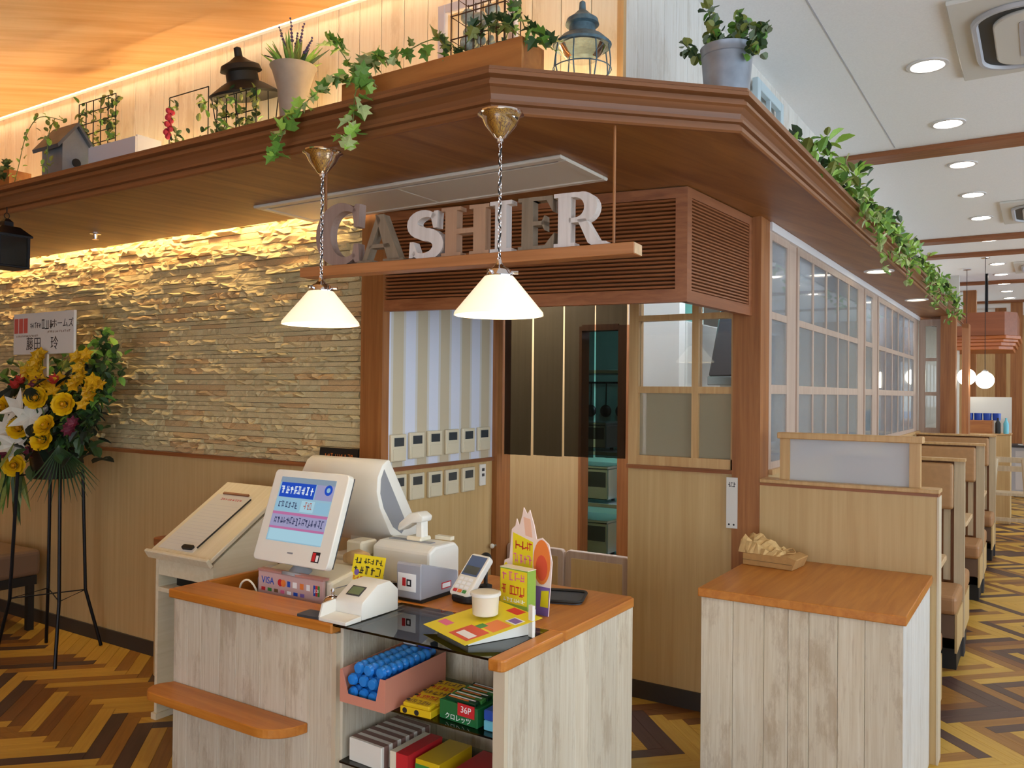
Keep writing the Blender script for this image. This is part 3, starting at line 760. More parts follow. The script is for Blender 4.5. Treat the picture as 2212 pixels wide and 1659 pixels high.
MB().lathe([(0.115, 0.15), (0.118, 0.158), (0.06, 0.20), (0.03, 0.205), (0.03, 0.225), (0.012, 0.24), (0.004, 0.243)], 4, mat=Matrix.Rotation(pi / 4, 4, 'Z')).build('roof', 'black_metal', t)
MB().tube([(0, 0.012 * sin(a), 0.255 + 0.014 * cos(a)) for a in [2 * pi * k / 12 for k in range(12)]], 0.002, 6, closed=True).build('ring', 'black_metal', t)
MB().tube([(0, 0, 0.268), (0, 0, S - 2.172)], 0.0025, 6).build('hook', 'black_metal', t)

# leaves -------------------------------------------------------------------
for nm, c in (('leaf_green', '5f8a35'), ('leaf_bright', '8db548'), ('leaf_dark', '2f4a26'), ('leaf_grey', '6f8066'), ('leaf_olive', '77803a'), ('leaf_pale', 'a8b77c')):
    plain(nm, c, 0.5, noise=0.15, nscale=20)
plain('stem_brown', '6a5233', 0.8)
plain('stem_green', '5d7034', 0.7)
def leaf_mesh(kind, mat):
    if kind == 'ivy':
        pts = [(0, 0), (0.28, -0.05), (0.52, 0.18), (0.30, 0.34), (0.50, 0.62), (0.20, 0.62), (0, 1.0), (-0.20, 0.62), (-0.50, 0.62), (-0.30, 0.34), (-0.52, 0.18), (-0.28, -0.05)]
    elif kind == 'oval':
        pts = [(0, 0), (0.22, 0.18), (0.30, 0.45), (0.20, 0.78), (0, 1.0), (-0.20, 0.78), (-0.30, 0.45), (-0.22, 0.18)]
    elif kind == 'round':
        pts = [(0, 0), (0.38, 0.2), (0.48, 0.55), (0.28, 0.9), (0, 1.0), (-0.28, 0.9), (-0.48, 0.55), (-0.38, 0.2)]
    else:
        pts = [(0, 0), (0.07, 0.25), (0.08, 0.55), (0, 1.0), (-0.08, 0.55), (-0.07, 0.25)]
    n = len(pts)
    vs = [(x, y, abs(x) * 0.35 - 0.25 * (y - 0.4) ** 2) for x, y in pts] + [(0, 0.45, -0.03)]
    th_ = 0.012
    vs2 = [(x, y, z - th_) for x, y, z in vs]
    fs = [(i, (i + 1) % n, n) for i in range(n)] + [((i + 1) % n + n + 1, i + n + 1, 2 * n + 1) for i in range(n)]
    fs += [(i, i + n + 1, (i + 1) % n + n + 1, (i + 1) % n) for i in range(n)]
    return MB().add(vs + vs2, fs).mesh('leaf', mat)
LEAF = {}
def leaf(kind, mat):
    if (kind, mat) not in LEAF: LEAF[(kind, mat)] = leaf_mesh(kind, mat)
    return LEAF[(kind, mat)]
rnd = random.Random(11)
def put_leaf(parent, p, size, kind, mats, tilt=(0.2, 1.3), az=None):
    link('leaf', leaf(kind, rnd.choice(mats)), parent, p, (rnd.uniform(*tilt) * rnd.choice((1, -1)), rnd.uniform(-0.5, 0.5), rnd.uniform(0, 2 * pi) if az is None else az), (size * rnd.uniform(0.75, 1.25),) * 3)
def curve(pts, n):
    """smooth interpolation through the points"""
    P = [Vector(p) for p in pts]; out = []
    for i in range(n + 1):
        s_ = i / n * (len(P) - 1); k = min(int(s_), len(P) - 2); u = s_ - k
        p0, p1, p2, p3 = P[max(k - 1, 0)], P[k], P[k + 1], P[min(k + 2, len(P) - 1)]
        out.append(0.5 * ((2 * p1) + (p2 - p0) * u + (2 * p0 - 5 * p1 + 4 * p2 - p3) * u * u + (3 * p1 - p0 - 3 * p2 + p3) * u ** 3))
    return out
def vine(parent, pts, n, size, kind, mats, jit=0.02, r=0.002, smat='stem_green'):
    c = curve(pts, max(8, n))
    MB().tube(c, r, 5).build('stem', smat, parent)
    for p in c[1:]:
        for q in range(1 if n > 25 else 2):
            put_leaf(parent, p + Vector((rnd.uniform(-jit, jit), rnd.uniform(-jit, jit), rnd.uniform(-jit, jit))), size, kind, mats)
SH = 2.58   # shelf height
# wooden trough with ivy
t = thing('wooden_trough', 'long orange-brown wooden planter trough on the canopy corner', 'planter', (-1.80, 2.30, SH), radians(-1))
for y in (-0.06, 0.06): MB().bx(-0.40, 0.40, y - 0.007, y + 0.007, 0.0, 0.155).build('side_board', 'wood_trough', t, bevel=0.002)
for x in (-0.393, 0.393): MB().bx(x - 0.007, x + 0.007, -0.053, 0.053, 0, 0.155).build('end_board', 'wood_trough', t, bevel=0.002)
MB().bx(-0.386, 0.386, -0.053, 0.053, 0.0, 0.015).build('bottom', 'wood_trough', t)
MB().bx(-0.386, 0.386, -0.053, 0.053, 0.015, 0.12).build('soil', 'stem_brown', t)
IV = ['leaf_green', 'leaf_bright', 'leaf_green', 'leaf_pale']
t = thing('ivy', 'green ivy spilling over the canopy edge from the wooden trough', 'ivy', (-2.12, 2.27, 2.72))
vine(t, [(0, 0, 0), (-0.07, -0.03, 0.12), (-0.10, -0.06, 0.17)], 7, 0.052, 'ivy', IV)
vine(t, [(0, 0, 0.02), (0.06, -0.05, 0.05), (0.13, -0.14, -0.04), (0.17, -0.22, -0.12), (0.16, -0.22, -0.22), (0.13, -0.22, -0.29)], 16, 0.052, 'ivy', IV)
vine(t, [(0, 0, 0.02), (-0.05, -0.08, 0.02), (-0.08, -0.16, -0.06), (-0.12, -0.22, -0.14), (-0.17, -0.23, -0.21), (-0.21, -0.23, -0.28)], 16, 0.048, 'ivy', IV)
vine(t, [(0, 0, 0.02), (0.1, -0.05, 0.08), (0.2, -0.05, 0.03)], 6, 0.045, 'ivy', IV)
t = thing('ivy', 'dark leafed ivy growing along the trough before the white window frame', 'ivy', (-1.72, 2.28, 2.71))
vine(t, [(0, 0, 0), (0.02, -0.02, 0.07), (-0.06, -0.04, 0.10), (-0.16, -0.06, 0.07)], 9, 0.042, 'ivy', ['leaf_olive', 'leaf_dark', 'leaf_green'])
vine(t, [(0, 0, 0.0), (0.09, -0.02, 0.08), (0.17, -0.03, 0.10), (0.26, -0.04, 0.08)], 12, 0.042, 'ivy', ['leaf_dark', 'leaf_olive'])
vine(t, [(0.2, 0, 0.0), (0.26, 0.0, 0.14), (0.31, -0.02, 0.06), (0.36, -0.02, 0.03), (0.40, 0.0, -0.02)], 13, 0.045, 'ivy', ['leaf_dark', 'leaf_green'])
# white window frame ornament leaning against planks
t = thing('window_frame_ornament', 'white painted wooden window frame leaning on the plank wall behind the trough', 'frame', (-1.815, 2.56, SH))
for a, b, c_, d in ((-0.18, -0.145, 0, 0.52), (0.145, 0.18, 0, 0.52), (-0.145, 0.145, 0, 0.04), (-0.145, 0.145, 0.485, 0.52)): MB().bx(a, b, -0.012, 0.012, c_, d).build('frame_bar', 'white_trim', t, bevel=0.003)
for a, b, c_, d in ((-0.008, 0.008, 0.04, 0.485), (-0.145, -0.008, 0.25, 0.266), (0.008, 0.145, 0.25, 0.266), (-0.12, -0.105, 0.04, 0.25), (0.105, 0.12, 0.04, 0.25)): MB().bx(a, b, -0.008, 0.008, c_, d).build('glazing_bar', 'white_trim', t)
# wire bird cage with grey moss
plain('wire_rust', '5a4030', 0.6, 0.5)
plain('moss_grey', 'a9b0a4', 0.9, noise=0.3, nscale=60)
t = thing('wire_basket', 'rusty wire basket holding grey moss on the wooden trough', 'wire basket', (-1.60, 2.31, 2.70))
for k in range(8):
    x = -0.11 + k * 0.031
    MB().tube([(x, -0.05, 0.0), (x, -0.05, 0.26)], 0.0022, 5).build('wire', 'wire_rust', t); MB().tube([(x, 0.05, 0.0), (x, 0.05, 0.26)], 0.0022, 5).build('wire', 'wire_rust', t)
for z in (0.02, 0.10, 0.18, 0.255): MB().tube([(-0.112, -0.05, z), (0.112, -0.05, z), (0.112, 0.05, z), (-0.112, 0.05, z)], 0.0025, 5, closed=True).build('hoop', 'wire_rust', t)
b = MB()
for k in range(26): b.ball((rnd.uniform(-0.08, 0.03), rnd.uniform(-0.03, 0.03), rnd.uniform(0.08, 0.20)), rnd.uniform(0.012, 0.028), 7, 5)
o = b.build('moss', 'moss_grey', t, smooth=True); o['kind'] = 'stuff'
# verdigris lantern with wire cage
plain('verdigris', '4c6470', 0.55, 0.3, noise=0.35, nscale=40)
def cap_lamp(t, s=1.0, mat='verdigris'):
    MB().lathe([(0.098 * s, 0.0), (0.102 * s, 0.008 * s), (0.066 * s, 0.042 * s), (0.045 * s, 0.050 * s), (0.045 * s, 0.080 * s), (0.057 * s, 0.084 * s), (0.052 * s, 0.098 * s), (0.030 * s, 0.115 * s), (0.012 * s, 0.135 * s), (0.010 * s, 0.155 * s), (0.002, 0.16 * s)], 28).build('hood', mat, t, smooth=True)
t = thing('wire_lantern', 'blue-green metal lantern with curved wire legs on the canopy', 'lantern', (-1.295, 2.43, SH))
cap = thing('x', 'x', 'x'); bpy.data.objects.remove(cap)
hd = MB().lathe([(0.094, 0.165), (0.098, 0.172), (0.070, 0.198), (0.045, 0.210), (0.043, 0.236), (0.056, 0.240), (0.052, 0.256), (0.030, 0.272), (0.012, 0.290), (0.010, 0.315), (0.002, 0.322)], 28).build('hood', 'verdigris', t, smooth=True)
for k in range(8):
    a = 2 * pi * k / 8 + 0.2
    MB().tube(curve([(0.090 * cos(a), 0.090 * sin(a), 0.168), (0.098 * cos(a), 0.098 * sin(a), 0.10), (0.085 * cos(a), 0.085 * sin(a), 0.05), (0.075 * cos(a), 0.075 * sin(a), 0.0)], 8), 0.0024, 5).build('wire', 'verdigris', t)
for z, r in ((0.09, 0.097), (0.004, 0.076)): MB().tube([(r * cos(2 * pi * k / 24), r * sin(2 * pi * k / 24), z) for k in range(24)], 0.0022, 5, closed=True).build('hoop', 'verdigris', t)
MB().lathe([(0.05, 0.125), (0.065, 0.14), (0.08, 0.164)], 16, cap=False).build('glass', 'window_glass', t, smooth=True)
# bucket plant on the chamfered corner
plain('zinc', '8a929e', 0.45, 0.5, noise=0.18, nscale=14)
def bucket(t, r0, r1, h, mat='zinc'):
    MB().lathe([(0.001, 0), (r0, 0), (r1 * 0.985, h * 0.86), (r1 * 1.01, h * 0.87), (r1 * 1.01, h * 0.90), (r1, h * 0.91), (r1 * 1.03, h * 0.985), (r1 * 1.05, h), (r1 * 0.98, h), (r1 * 0.95, h * 0.8)], 36, cap=False).build('pail', mat, t, smooth=True)
    MB().lathe([(0.001, h * 0.85), (r1 * 0.95, h * 0.85)], 24, cap=False).build('soil', 'stem_brown', t)
t = thing('bucket_plant', 'succulent in a blue-grey zinc bucket on the canopy corner', 'potted plant', (-0.945, 2.855, SH))
bucket(t, 0.072, 0.089, 0.235)
SU = ['leaf_dark', 'leaf_grey', 'leaf_olive', 'leaf_green', 'leaf_dark']
for bx_, by_, hz, nn in ((-0.05, -0.02, 0.16, 10), (-0.02, -0.05, 0.07, 8), (0.05, -0.02, 0.10, 10), (0.02, 0.04, 0.13, 9), (0.09, 0.01, 0.08, 8), (-0.12, -0.01, 0.05, 7), (0.13, -0.03, 0.05, 7), (0.11, -0.06, -0.04, 7), (0, 0, 0.06, 8)):
    c = curve([(bx_ * 0.4, by_ * 0.4, 0.20), (bx_, by_, 0.22 + hz * 0.5), (bx_ * 1.15, by_ * 1.2, 0.22 + hz)], nn)
    MB().tube(c, 0.003, 5).build('stem', 'stem_green', t)
    for p in c[2:]:
        for q in range(3): put_leaf(t, p + Vector((rnd.uniform(-.018, .018), rnd.uniform(-.018, .018), rnd.uniform(-.012, .012))), 0.034, 'round', SU)
# urn of lavender
plain('urn_grey', '9a9082', 0.7, 0.1, noise=0.1, nscale=16)
plain('lavender', '5a4a70', 0.8)
t = thing('urn_plant', 'slim grey metal urn with green grass and lavender on the canopy', 'potted plant', (-2.655, 2.42, SH))
MB().lathe([(0.058, 0), (0.06, 0.012), (0.036, 0.03), (0.034, 0.06), (0.046, 0.10), (0.066, 0.28), (0.088, 0.355), (0.098, 0.372), (0.092, 0.372), (0.06, 0.28)], 28, cap=False).build('urn', 'urn_grey', t, smooth=True)
for k in range(46):
    a = rnd.uniform(0, 2 * pi); s_ = rnd.uniform(0.03, 0.09); h = rnd.uniform(0.06, 0.15)
    link('leaf', leaf('blade', rnd.choice(['leaf_green', 'leaf_dark', 'leaf_olive', 'leaf_bright'])), t, (0.03 * cos(a), 0.03 * sin(a), 0.34), (rnd.uniform(0.7, 1.35), 0, a - pi / 2), (0.12, rnd.uniform(0.1, 0.17), 0.12))
for dx, h in ((-0.09, 0.22), (-0.02, 0.24), (0.06, 0.20), (0.11, 0.13), (0.02, 0.17)):
    sp_ = MB().tube([(0, 0, 0.34), (dx * 0.5, 0, 0.34 + h * 0.6), (dx, 0, 0.34 + h)], 0.0018, 5).build('stem', 'stem_green', t)
    b = MB()
    for k in range(7): b.ball((dx * (0.6 + k * 0.067), rnd.uniform(-.003, .003), 0.34 + h * (0.62 + k * 0.065)), 0.0075 - k * 0.0005, 6, 4)
    b.build('flower_spike', 'lavender', t, smooth=True)
# hanging dark cap lantern with ivy inside
plain('iron_dark', '2c2b28', 0.6, 0.5)
t = thing('cap_lantern', 'dark iron lantern hood standing tilted on a wire frame among ivy', 'lantern', (-3.06, 2.52, SH))
mt = Matrix.Translation((0, 0, 0.30)) @ Matrix.Rotation(radians(14), 4, 'X')
MB().lathe([(0.155, 0.05), (0.16, 0.06), (0.10, 0.10), (0.072, 0.115), (0.070, 0.155), (0.092, 0.162), (0.085, 0.185), (0.045, 0.205), (0.018, 0.225), (0.016, 0.262), (0.003, 0.268)], 28, mat=mt).build('hood', 'iron_dark', t, smooth=True)
for k in range(6):
    a = 2 * pi * k / 6
    MB().tube([tuple(mt @ Vector((0.15 * cos(a), 0.15 * sin(a), 0.055))), (0.15 * cos(a), 0.15 * sin(a) * 0.5, 0.0)], 0.0025, 5).build('wire', 'iron_dark', t)
MB().tube([(0.16, 0.05, 0.0), (0.17, 0.05, 0.5), (0.05, 0.05, 0.55)], 0.003, 5).build('hanger', 'iron_dark', t)
# trellises
def trellis(name, label, x0, x1, y, z0, z1, nx, nz, leaves, mats, red=None):
    t = thing(name, label, 'trellis', ((x0 + x1) / 2, y, SH)); w = (x1 - x0) / 2
    for k in range(nx + 1):
        x = -w + 2 * w * k / nx; MB().tube([(x, 0, z0 - SH), (x, 0, z1 - SH)], 0.0028, 5).build('wire', 'iron_dark', t)
    for k in range(nz + 1):
        z = z0 - SH + (z1 - z0) * k / nz; MB().tube([(-w, 0, z), (w, 0, z)], 0.0028, 5).build('wire', 'iron_dark', t)
    for x in (-w, w): MB().tube([(x, 0, 0), (x, 0, z0 - SH)], 0.003, 5).build('foot', 'iron_dark', t)
    for k in range(leaves):
        x = rnd.uniform(-w, w); z = rnd.uniform(z0 - SH, z1 - SH)
        if abs(x) < w * 0.55 and rnd.random() < 0.5: x = rnd.choice((-w, w)) * rnd.uniform(0.8, 1.02)
        put_leaf(t, (x, rnd.uniform(-.02, .02), z), 0.036, 'oval', mats)
    return t
OL = ['leaf_olive', 'leaf_olive', 'leaf_green', 'leaf_dark']
trellis('wire_trellis', 'square wire trellis with olive green creeper beside the birdhouse', -4.40, -4.06, 2.5, 2.84, 3.13, 5, 5, 130, OL)
t = trellis('wire_trellis', 'wire frame with a small red flower and thin creeper', -3.55, -3.26, 2.46, 2.70, 3.0, 1, 1, 50, OL)
plain('red_flower', 'b02a40', 0.6)
b = MB()
for k in range(14): b.ball((-0.125 + rnd.uniform(-.02, .02), -0.02 + rnd.uniform(-.015, .015), 0.27 + rnd.uniform(-.07, .09)), 0.014, 7, 5)
b.build('red_blossom', 'red_flower', t, smooth=True)
trellis('ivy_trellis', 'bushy olive creeper on a low wire frame under the dark hood', -3.12, -2.86, 2.40, 2.62, 2.90, 4, 3, 170, OL)
# birdhouse
t = thing('birdhouse', 'grey tin birdhouse with a pitched roof and trailing creeper', 'birdhouse', (-4.21, 2.34, SH))
plain('tin', '7d8690', 0.5, 0.4, noise=0.15, nscale=12)
plain('tin_dark', '5f656c', 0.55, 0.4, noise=0.15, nscale=12)
MB().prism([(-0.07, 0), (0.07, 0), (0.07, 0.25), (0.0, 0.34), (-0.07, 0.25)], -0.12, 0.07, 'yz').build('body', 'tin', t)
for s_ in (-1, 1): MB().prism([(0, 0.365), (0, 0.345), (s_ * 0.10, 0.215), (s_ * 0.105, 0.232)], -0.15, 0.09, 'yz').build('roof', 'tin_dark', t)
MB().tube([(0.0705, 0, 0.16), (0.076, 0, 0.16)], 0.022, 16).build('hole', 'black', t)
vine(t, [(0.06, -0.05, 0.36), (-0.05, -0.12, 0.38), (-0.16, -0.13, 0.30), (-0.25, -0.12, 0.16), (-0.30, -0.12, 0.06), (-0.34, -0.12, 0.03)], 30, 0.030, 'oval', ['leaf_olive', 'leaf_bright'])
vine(t, [(0.05, -0.10, 0.36), (0.09, -0.15, 0.26), (0.08, -0.15, 0.12), (0.07, -0.14, 0.05)], 26, 0.034, 'oval', ['leaf_bright', 'leaf_olive'])
t = thing('pale_box', 'long pale blue-grey slatted box under the wire trellis', 'crate', (-3.90, 2.45, SH))
plain('pale_box_grey', 'b9bcc6', 0.6)  # slatted stand-in for a long pale metal box
for k in range(2): MB().bx(-0.20, 0.20, -0.07, -0.06, 0.01 + 0.12 * k, 0.12 + 0.12 * k).build('slat', 'pale_box_grey', t)
for x in (-0.195, 0.195): MB().bx(x - 0.006, x + 0.006, -0.06, 0.07, 0, 0.25).build('end_board', 'pale_box_grey', t)
MB().bx(-0.20, 0.20, 0.06, 0.07, 0.01, 0.25).build('slat', 'pale_box_grey', t)
t = thing('wooden_box_planter', 'orange wooden box planter with drooping leaves at the far canopy end', 'planter', (-4.80, 2.28, SH))
for y in (-0.05, 0.05): MB().bx(-0.24, 0.24, y - 0.006, y + 0.006, 0, 0.16).build('side_board', 'wood_trough', t)
for x in (-0.234, 0.234): MB().bx(x - 0.006, x + 0.006, -0.044, 0.044, 0, 0.16).build('end_board', 'wood_trough', t)
MB().bx(-0.228, 0.228, -0.044, 0.044, 0.0, 0.12).build('soil', 'stem_brown', t)
vine(t, [(0.0, 0, 0.14), (0.02, -0.05, 0.22), (-0.02, -0.08, 0.24)], 9, 0.04, 'ivy', ['leaf_dark', 'leaf_olive'])
vine(t, [(0.18, -0.05, 0.14), (0.22, -0.14, 0.12), (0.24, -0.215, 0.02), (0.25, -0.22, -0.08), (0.26, -0.22, -0.13)], 14, 0.04, 'ivy', ['leaf_dark', 'leaf_green', 'leaf_olive'])
vine(t, [(0.1, 0, 0.14), (0.16, -0.03, 0.2), (0.2, -0.05, 0.18)], 7, 0.04, 'ivy', ['leaf_dark', 'leaf_olive'])
# light blue frame and garlands along the side of the canopy
plain('pale_blue_paint', 'b7c8d0', 0.6)
t = thing('window_frame_ornament', 'pale blue wooden frame leaning on plank wall behind the bucket', 'frame', (WX + 0.035, 4.35, SH))
for a, b, c_, d in ((-0.24, -0.19, 0, 0.60), (0.19, 0.24, 0, 0.60), (-0.19, 0.19, 0, 0.05), (-0.19, 0.19, 0.55, 0.60)): MB().bx(-0.015, 0.015, a, b, c_, d).build('frame_bar', 'pale_blue_paint', t, bevel=0.003)
MB().bx(-0.01, 0.01, -0.012, 0.012, 0.05, 0.55).build('glazing_bar', 'pale_blue_paint', t)
GR = ['leaf_green', 'leaf_bright', 'leaf_green', 'leaf_olive', 'leaf_bright', 'leaf_dark']
def garland(label, y0, y1, zt, n, hang, seed):
    rr = random.Random(seed)
    t = thing('garland_plant', label, 'plant', (-0.90, (y0 + y1) / 2, SH)); h = (y1 - y0) / 2
    MB().tube(curve([(0, -h, 0.04), (0.03, -h * 0.3, 0.06), (-0.02, h * 0.3, 0.05), (0.03, h, 0.04)], 16), 0.004, 5).build('stem', 'stem_brown', t)
    for k in range(int(n * 1.7)):
        y = rr.uniform(-h, h); top = zt * (0.55 + 0.45 * sin(pi * (y + h) / (2 * h)))
        put_leaf(t, (rr.uniform(-0.08, 0.11), y, rr.uniform(0.01, top)), 0.066, 'oval', GR)
    for yy, ln in hang:
        c = curve([(0.03, yy, 0.05), (0.10, yy, 0.05), (0.115, yy + 0.02, -0.06), (0.12, yy + 0.03, -ln)], 9)
        MB().tube(c, 0.0018, 5).build('stem', 'stem_green', t)
        for p in c[2:]:
            for q in range(3): put_leaf(t, p + Vector((rr.uniform(-.02, .03), rr.uniform(-.035, .035), rr.uniform(-.02, .02))), 0.055, 'oval', ['leaf_green', 'leaf_bright', 'leaf_pale'])
garland('upright green leafy plant on the canopy past the bucket', 3.62, 4.2, 0.2, 60, [], 1)
garland('green creeper spilling over the canopy edge before the first beam', 4.2, 5.2, 0.20, 110, [(0.25, 0.16), (0.42, 0.26), (-0.1, 0.05)], 2)
garland('bright green creeper hanging over the canopy edge above nearer downlight', 5.2, 6.35, 0.16, 110, [(0.0, 0.12), (0.3, 0.2), (0.5, 0.1)], 3)
garland('green creeper around the small zinc pot on the canopy', 6.6, 8.2, 0.22, 110, [(0.0, 0.16), (0.35, 0.24), (0.6, 0.16)], 4)
garland('bushy bright green creeper at the far end of the canopy', 8.2, 10.6, 0.22, 120, [(0.2, 0.16), (-0.5, 0.24), (0.8, 0.12)], 5)
t = thing('potted_sprig', 'dark leafed sprig in a small zinc pot amid the creeper', 'potted plant', (-0.93, 6.48, SH))
bucket(t, 0.07, 0.09, 0.20)
for k in range(26): put_leaf(t, (rnd.uniform(-.05, .05), rnd.uniform(-.05, .05), rnd.uniform(.19, .36)), 0.055, 'oval', ['leaf_dark', 'leaf_dark', 'leaf_grey'])
# ---------------------------------------------------------------- cashier counter
def at_base(t, mb, name, mat, bevel=0.0, seg=1, smooth=False, parent=None):
    """part given in room coordinates, parented to a thing"""
    base = Vector(t.location)
    o = mb.build(name, mat, parent or t, bevel=bevel, seg=seg, smooth=smooth)
    if parent is None: o.location = -base
    return o
def plank_row(t, name, axis, a0, a1, face, depth, z0, z1, n, mat):
    base = Vector(t.location); w = (a1 - a0) / n
    ws = [w * random.uniform(0.7, 1.3) for _ in range(n)]; k = (a1 - a0) / sum(ws); a = a0
    for q in ws:
        q *= k
        if axis == 'x': b = MB().bx(0.0006, q - 0.0006, 0, depth, 0, z1 - z0); loc = Vector((a, face, z0)) - base
        else: b = MB().bx(-depth, 0, 0.0006, q - 0.0006, 0, z1 - z0); loc = Vector((face, a, z0)) - base
        b.build(name, mat, t, loc, bevel=0.0012); a += q
TZ = 0.82
cc = thing('cashier_counter', 'whitewashed plank cashier counter with orange wood top and glass showcase', 'counter', (-2.1, 2.48, 0))
CT = 'wood_top'
at_base(cc, MB().prism([(-2.88, 2.02), (-2.0, 2.02), (-2.0, 2.19), (-2.88, 2.19)], 0.785, TZ), 'front_rim', CT, bevel=0.006, seg=2)
at_base(cc, MB().bx(-2.88, -2.855, 2.19, 2.75, 0.74, TZ), 'side_rim', 'wood_top_y', bevel=0.003)
at_base(cc, MB().bx(-2.88, -2.06, 2.75, 2.95, 0.785, TZ), 'back_board', CT, bevel=0.004)
at_base(cc, MB().prism([(-2.06, 2.38), (-1.33, 2.38), (-1.315, 2.40), (-1.315, 2.93), (-1.335, 2.95), (-2.06, 2.95)], 0.785, TZ), 'top_board', 'wood_top_y', bevel=0.004)
at_base(cc, MB().prism([(-1.37, 2.38), (-1.37, 2.02)] + [(-1.335 + 0.02 * sin(radians(a)), 2.04 - 0.02 * cos(radians(a))) for a in (0, 30, 60, 90)] + [(-1.315, 2.38)], 0.785, TZ), 'side_strip', 'wood_top_y', bevel=0.005, seg=2)
at_base(cc, MB().bx(-2.0, -1.371, 2.026, 2.38, 0.812, 0.819), 'glass_top', 'shelf_glass')
at_base(cc, MB().bx(-2.855, -2.06, 2.19, 2.75, 0.70, 0.715), 'well_floor', 'wood_brown_x')
at_base(cc, MB().bx(-2.06, -2.04, 2.19, 2.75, 0.70, 0.785), 'well_side', 'wood_brown_x')
at_base(cc, MB().bx(-2.86, -2.02, 2.055, 2.07, 0.03, 0.785).bx(-2.86, -2.84, 2.07, 2.9, 0.03, 0.74).bx(-2.86, -1.34, 2.9, 2.92, 0.03, 0.785).bx(-1.98, -1.345, 2.396, 2.41, 0.03, 0.785).bx(-1.36, -1.334, 2.41, 2.9, 0.03, 0.785), 'carcass', 'wood_pale')
plank_row(cc, 'plank', 'x', -2.87, -2.012, 2.04, 0.015, 0.0, 0.785, 8, 'whitewash')
plank_row(cc, 'plank', 'y', 2.055, 2.93, -1.32, 0.014, 0.0, 0.785, 8, 'whitewash')
plain('edge_cream', 'cdbda2', 0.5)
at_base(cc, MB().bx(-1.36, -1.32, 2.036, 2.055, 0, 0.785), 'end_edge', 'edge_cream')
at_base(cc, MB().bx(-2.012, -1.992, 2.036, 2.055, 0, 0.785), 'end_edge', 'edge_cream')
# showcase lining
plank_row(cc, 'lining_plank', 'x', -1.98, -1.36, 2.38, 0.014, 0.05, 0.785, 5, 'whitewash')
plank_row(cc, 'lining_plank', 'y', 2.055, 2.38, -1.98, 0.014, 0.05, 0.812, 3, 'whitewash')
at_base(cc, MB().bx(-1.36, -1.348, 2.055, 2.38, 0.05, 0.785), 'lining_panel', 'whitewash')
at_base(cc, MB().bx(-1.992, -1.36, 2.055, 2.38, 0.03, 0.05), 'showcase_floor', 'whitewash')
for z in (0.583, 0.365): at_base(cc, MB().bx(-1.978, -1.362, 2.04, 2.378, z - 0.006, z), 'glass_shelf', 'shelf_glass')
led = [(-2.86, 2.039)] + arc(-2.825, 1.975, 0.065, 0.065, 165, 270, 8) + arc(-2.25, 2.039, 0.125, 0.129, 270, 360, 10)
at_base(cc, MB().prism(led, 0.425, 0.458), 'bag_ledge', CT, bevel=0.003)

def scribble(parent, x0, x1, z0, z1, n, mat, y=0.0, axis='xz', seed=0, name='print', size=None, thick=0.0003):
    """rows of small pen-like strokes too fine to read in the picture"""
    rr = random.Random(seed); b = MB(); cw = (x1 - x0) / n
    for i in range(n):
        for k in range(4):
            cx = x0 + (i + rr.uniform(0.2, 0.8)) * cw; cz = rr.uniform(z0, z1); hh = (z1 - z0) * 0.12
            if k % 2: b.bx(cx - cw * 0.32, cx + cw * 0.32, y - thick, y, cz - hh * 0.5, cz + hh * 0.5)
            else:
                cz = (z0 + z1) / 2; b.bx(cx - cw * 0.06, cx + cw * 0.06, y - thick, y, cz - (z1 - z0) * 0.42, cz + (z1 - z0) * 0.42)
    return b.build(name, mat, parent)
for nm, c in (('print_black', '201c22'), ('print_white', 'f2f2f2'), ('print_red', 'c8262e'), ('print_blue', '1f4fb4'), ('print_pink', 'e06a94'), ('print_yellow', 'f0d820'), ('print_orange', 'e8803a'), ('print_green', '3f8a40'), ('print_purple', '7b5fa8'), ('print_brown', '7a5638'), ('print_cyan', '6cc0d8')):
    plain(nm, c, 0.5)
# ------------------------------------------------ customer display
t = thing('customer_display', 'white tilted customer display with a lit blue screen on the register', 'display', (-2.464, 2.25, 0.925))
t.rotation_euler = (radians(-19), 0, 0)
MB().prism(rrect(-0.206, 0.206, 0.0, 0.37, 0.02), 0.0, 0.032, 'xz').build('bezel', 'white_plastic', t, bevel=0.004, seg=2)
MB().prism(rrect(-0.19, 0.19, 0.015, 0.355, 0.02), 0.032, 0.05, 'xz').build('back_shell', 'white_plastic', t, bevel=0.006)
MB().bx(-0.207, 0.207, 0.029, 0.033, 0.01, 0.36).build('seam', 'dark_grey', t)
def screen_mat(nm, c, s): return glow(nm, c, s)
for nm, c, s in (('scr_base', 'a9cfe2', 0.55), ('scr_grey', '9fb2c4', 0.5), ('scr_blue', '2c55c8', 0.6), ('scr_cyan', 'b4dcec', 0.6), ('scr_pink', 'd884b8', 0.5), ('scr_lav', 'b8b4dc', 0.5), ('scr_ink', '4a5078', 0.4), ('scr_white', 'e8f2fa', 0.7), ('scr_red', 'c87060', 0.5), ('scr_lightblue', '9cc8e0', 0.6)): screen_mat(nm, c, s)
scr = MB().bx(-0.158, 0.146, -0.0012, 0.0, 0.082, 0.340).build('screen', 'scr_base', t)
def sq(nm, x0, x1, z0, z1, mt, lift=0.0016): MB().bx(x0, x1, -lift, -0.001, z0, z1).build(nm, mt, scr)
sq('screen_bar', -0.158, 0.146, 0.318, 0.340, 'scr_grey'); sq('banner', -0.150, 0.045, 0.258, 0.318, 'scr_blue'); sq('screen_tile', 0.05, 0.146, 0.258, 0.318, 'scr_lav')
scribble(scr, -0.142, 0.036, 0.270, 0.306, 8, 'scr_white', -0.0017, seed=3)
MB().lathe([(0.0001, 0), (0.021, 0)], 20, cap=False).build('round_badge', 'scr_blue', scr, (0.117, -0.0020, 0.300), (pi / 2, 0, 0))
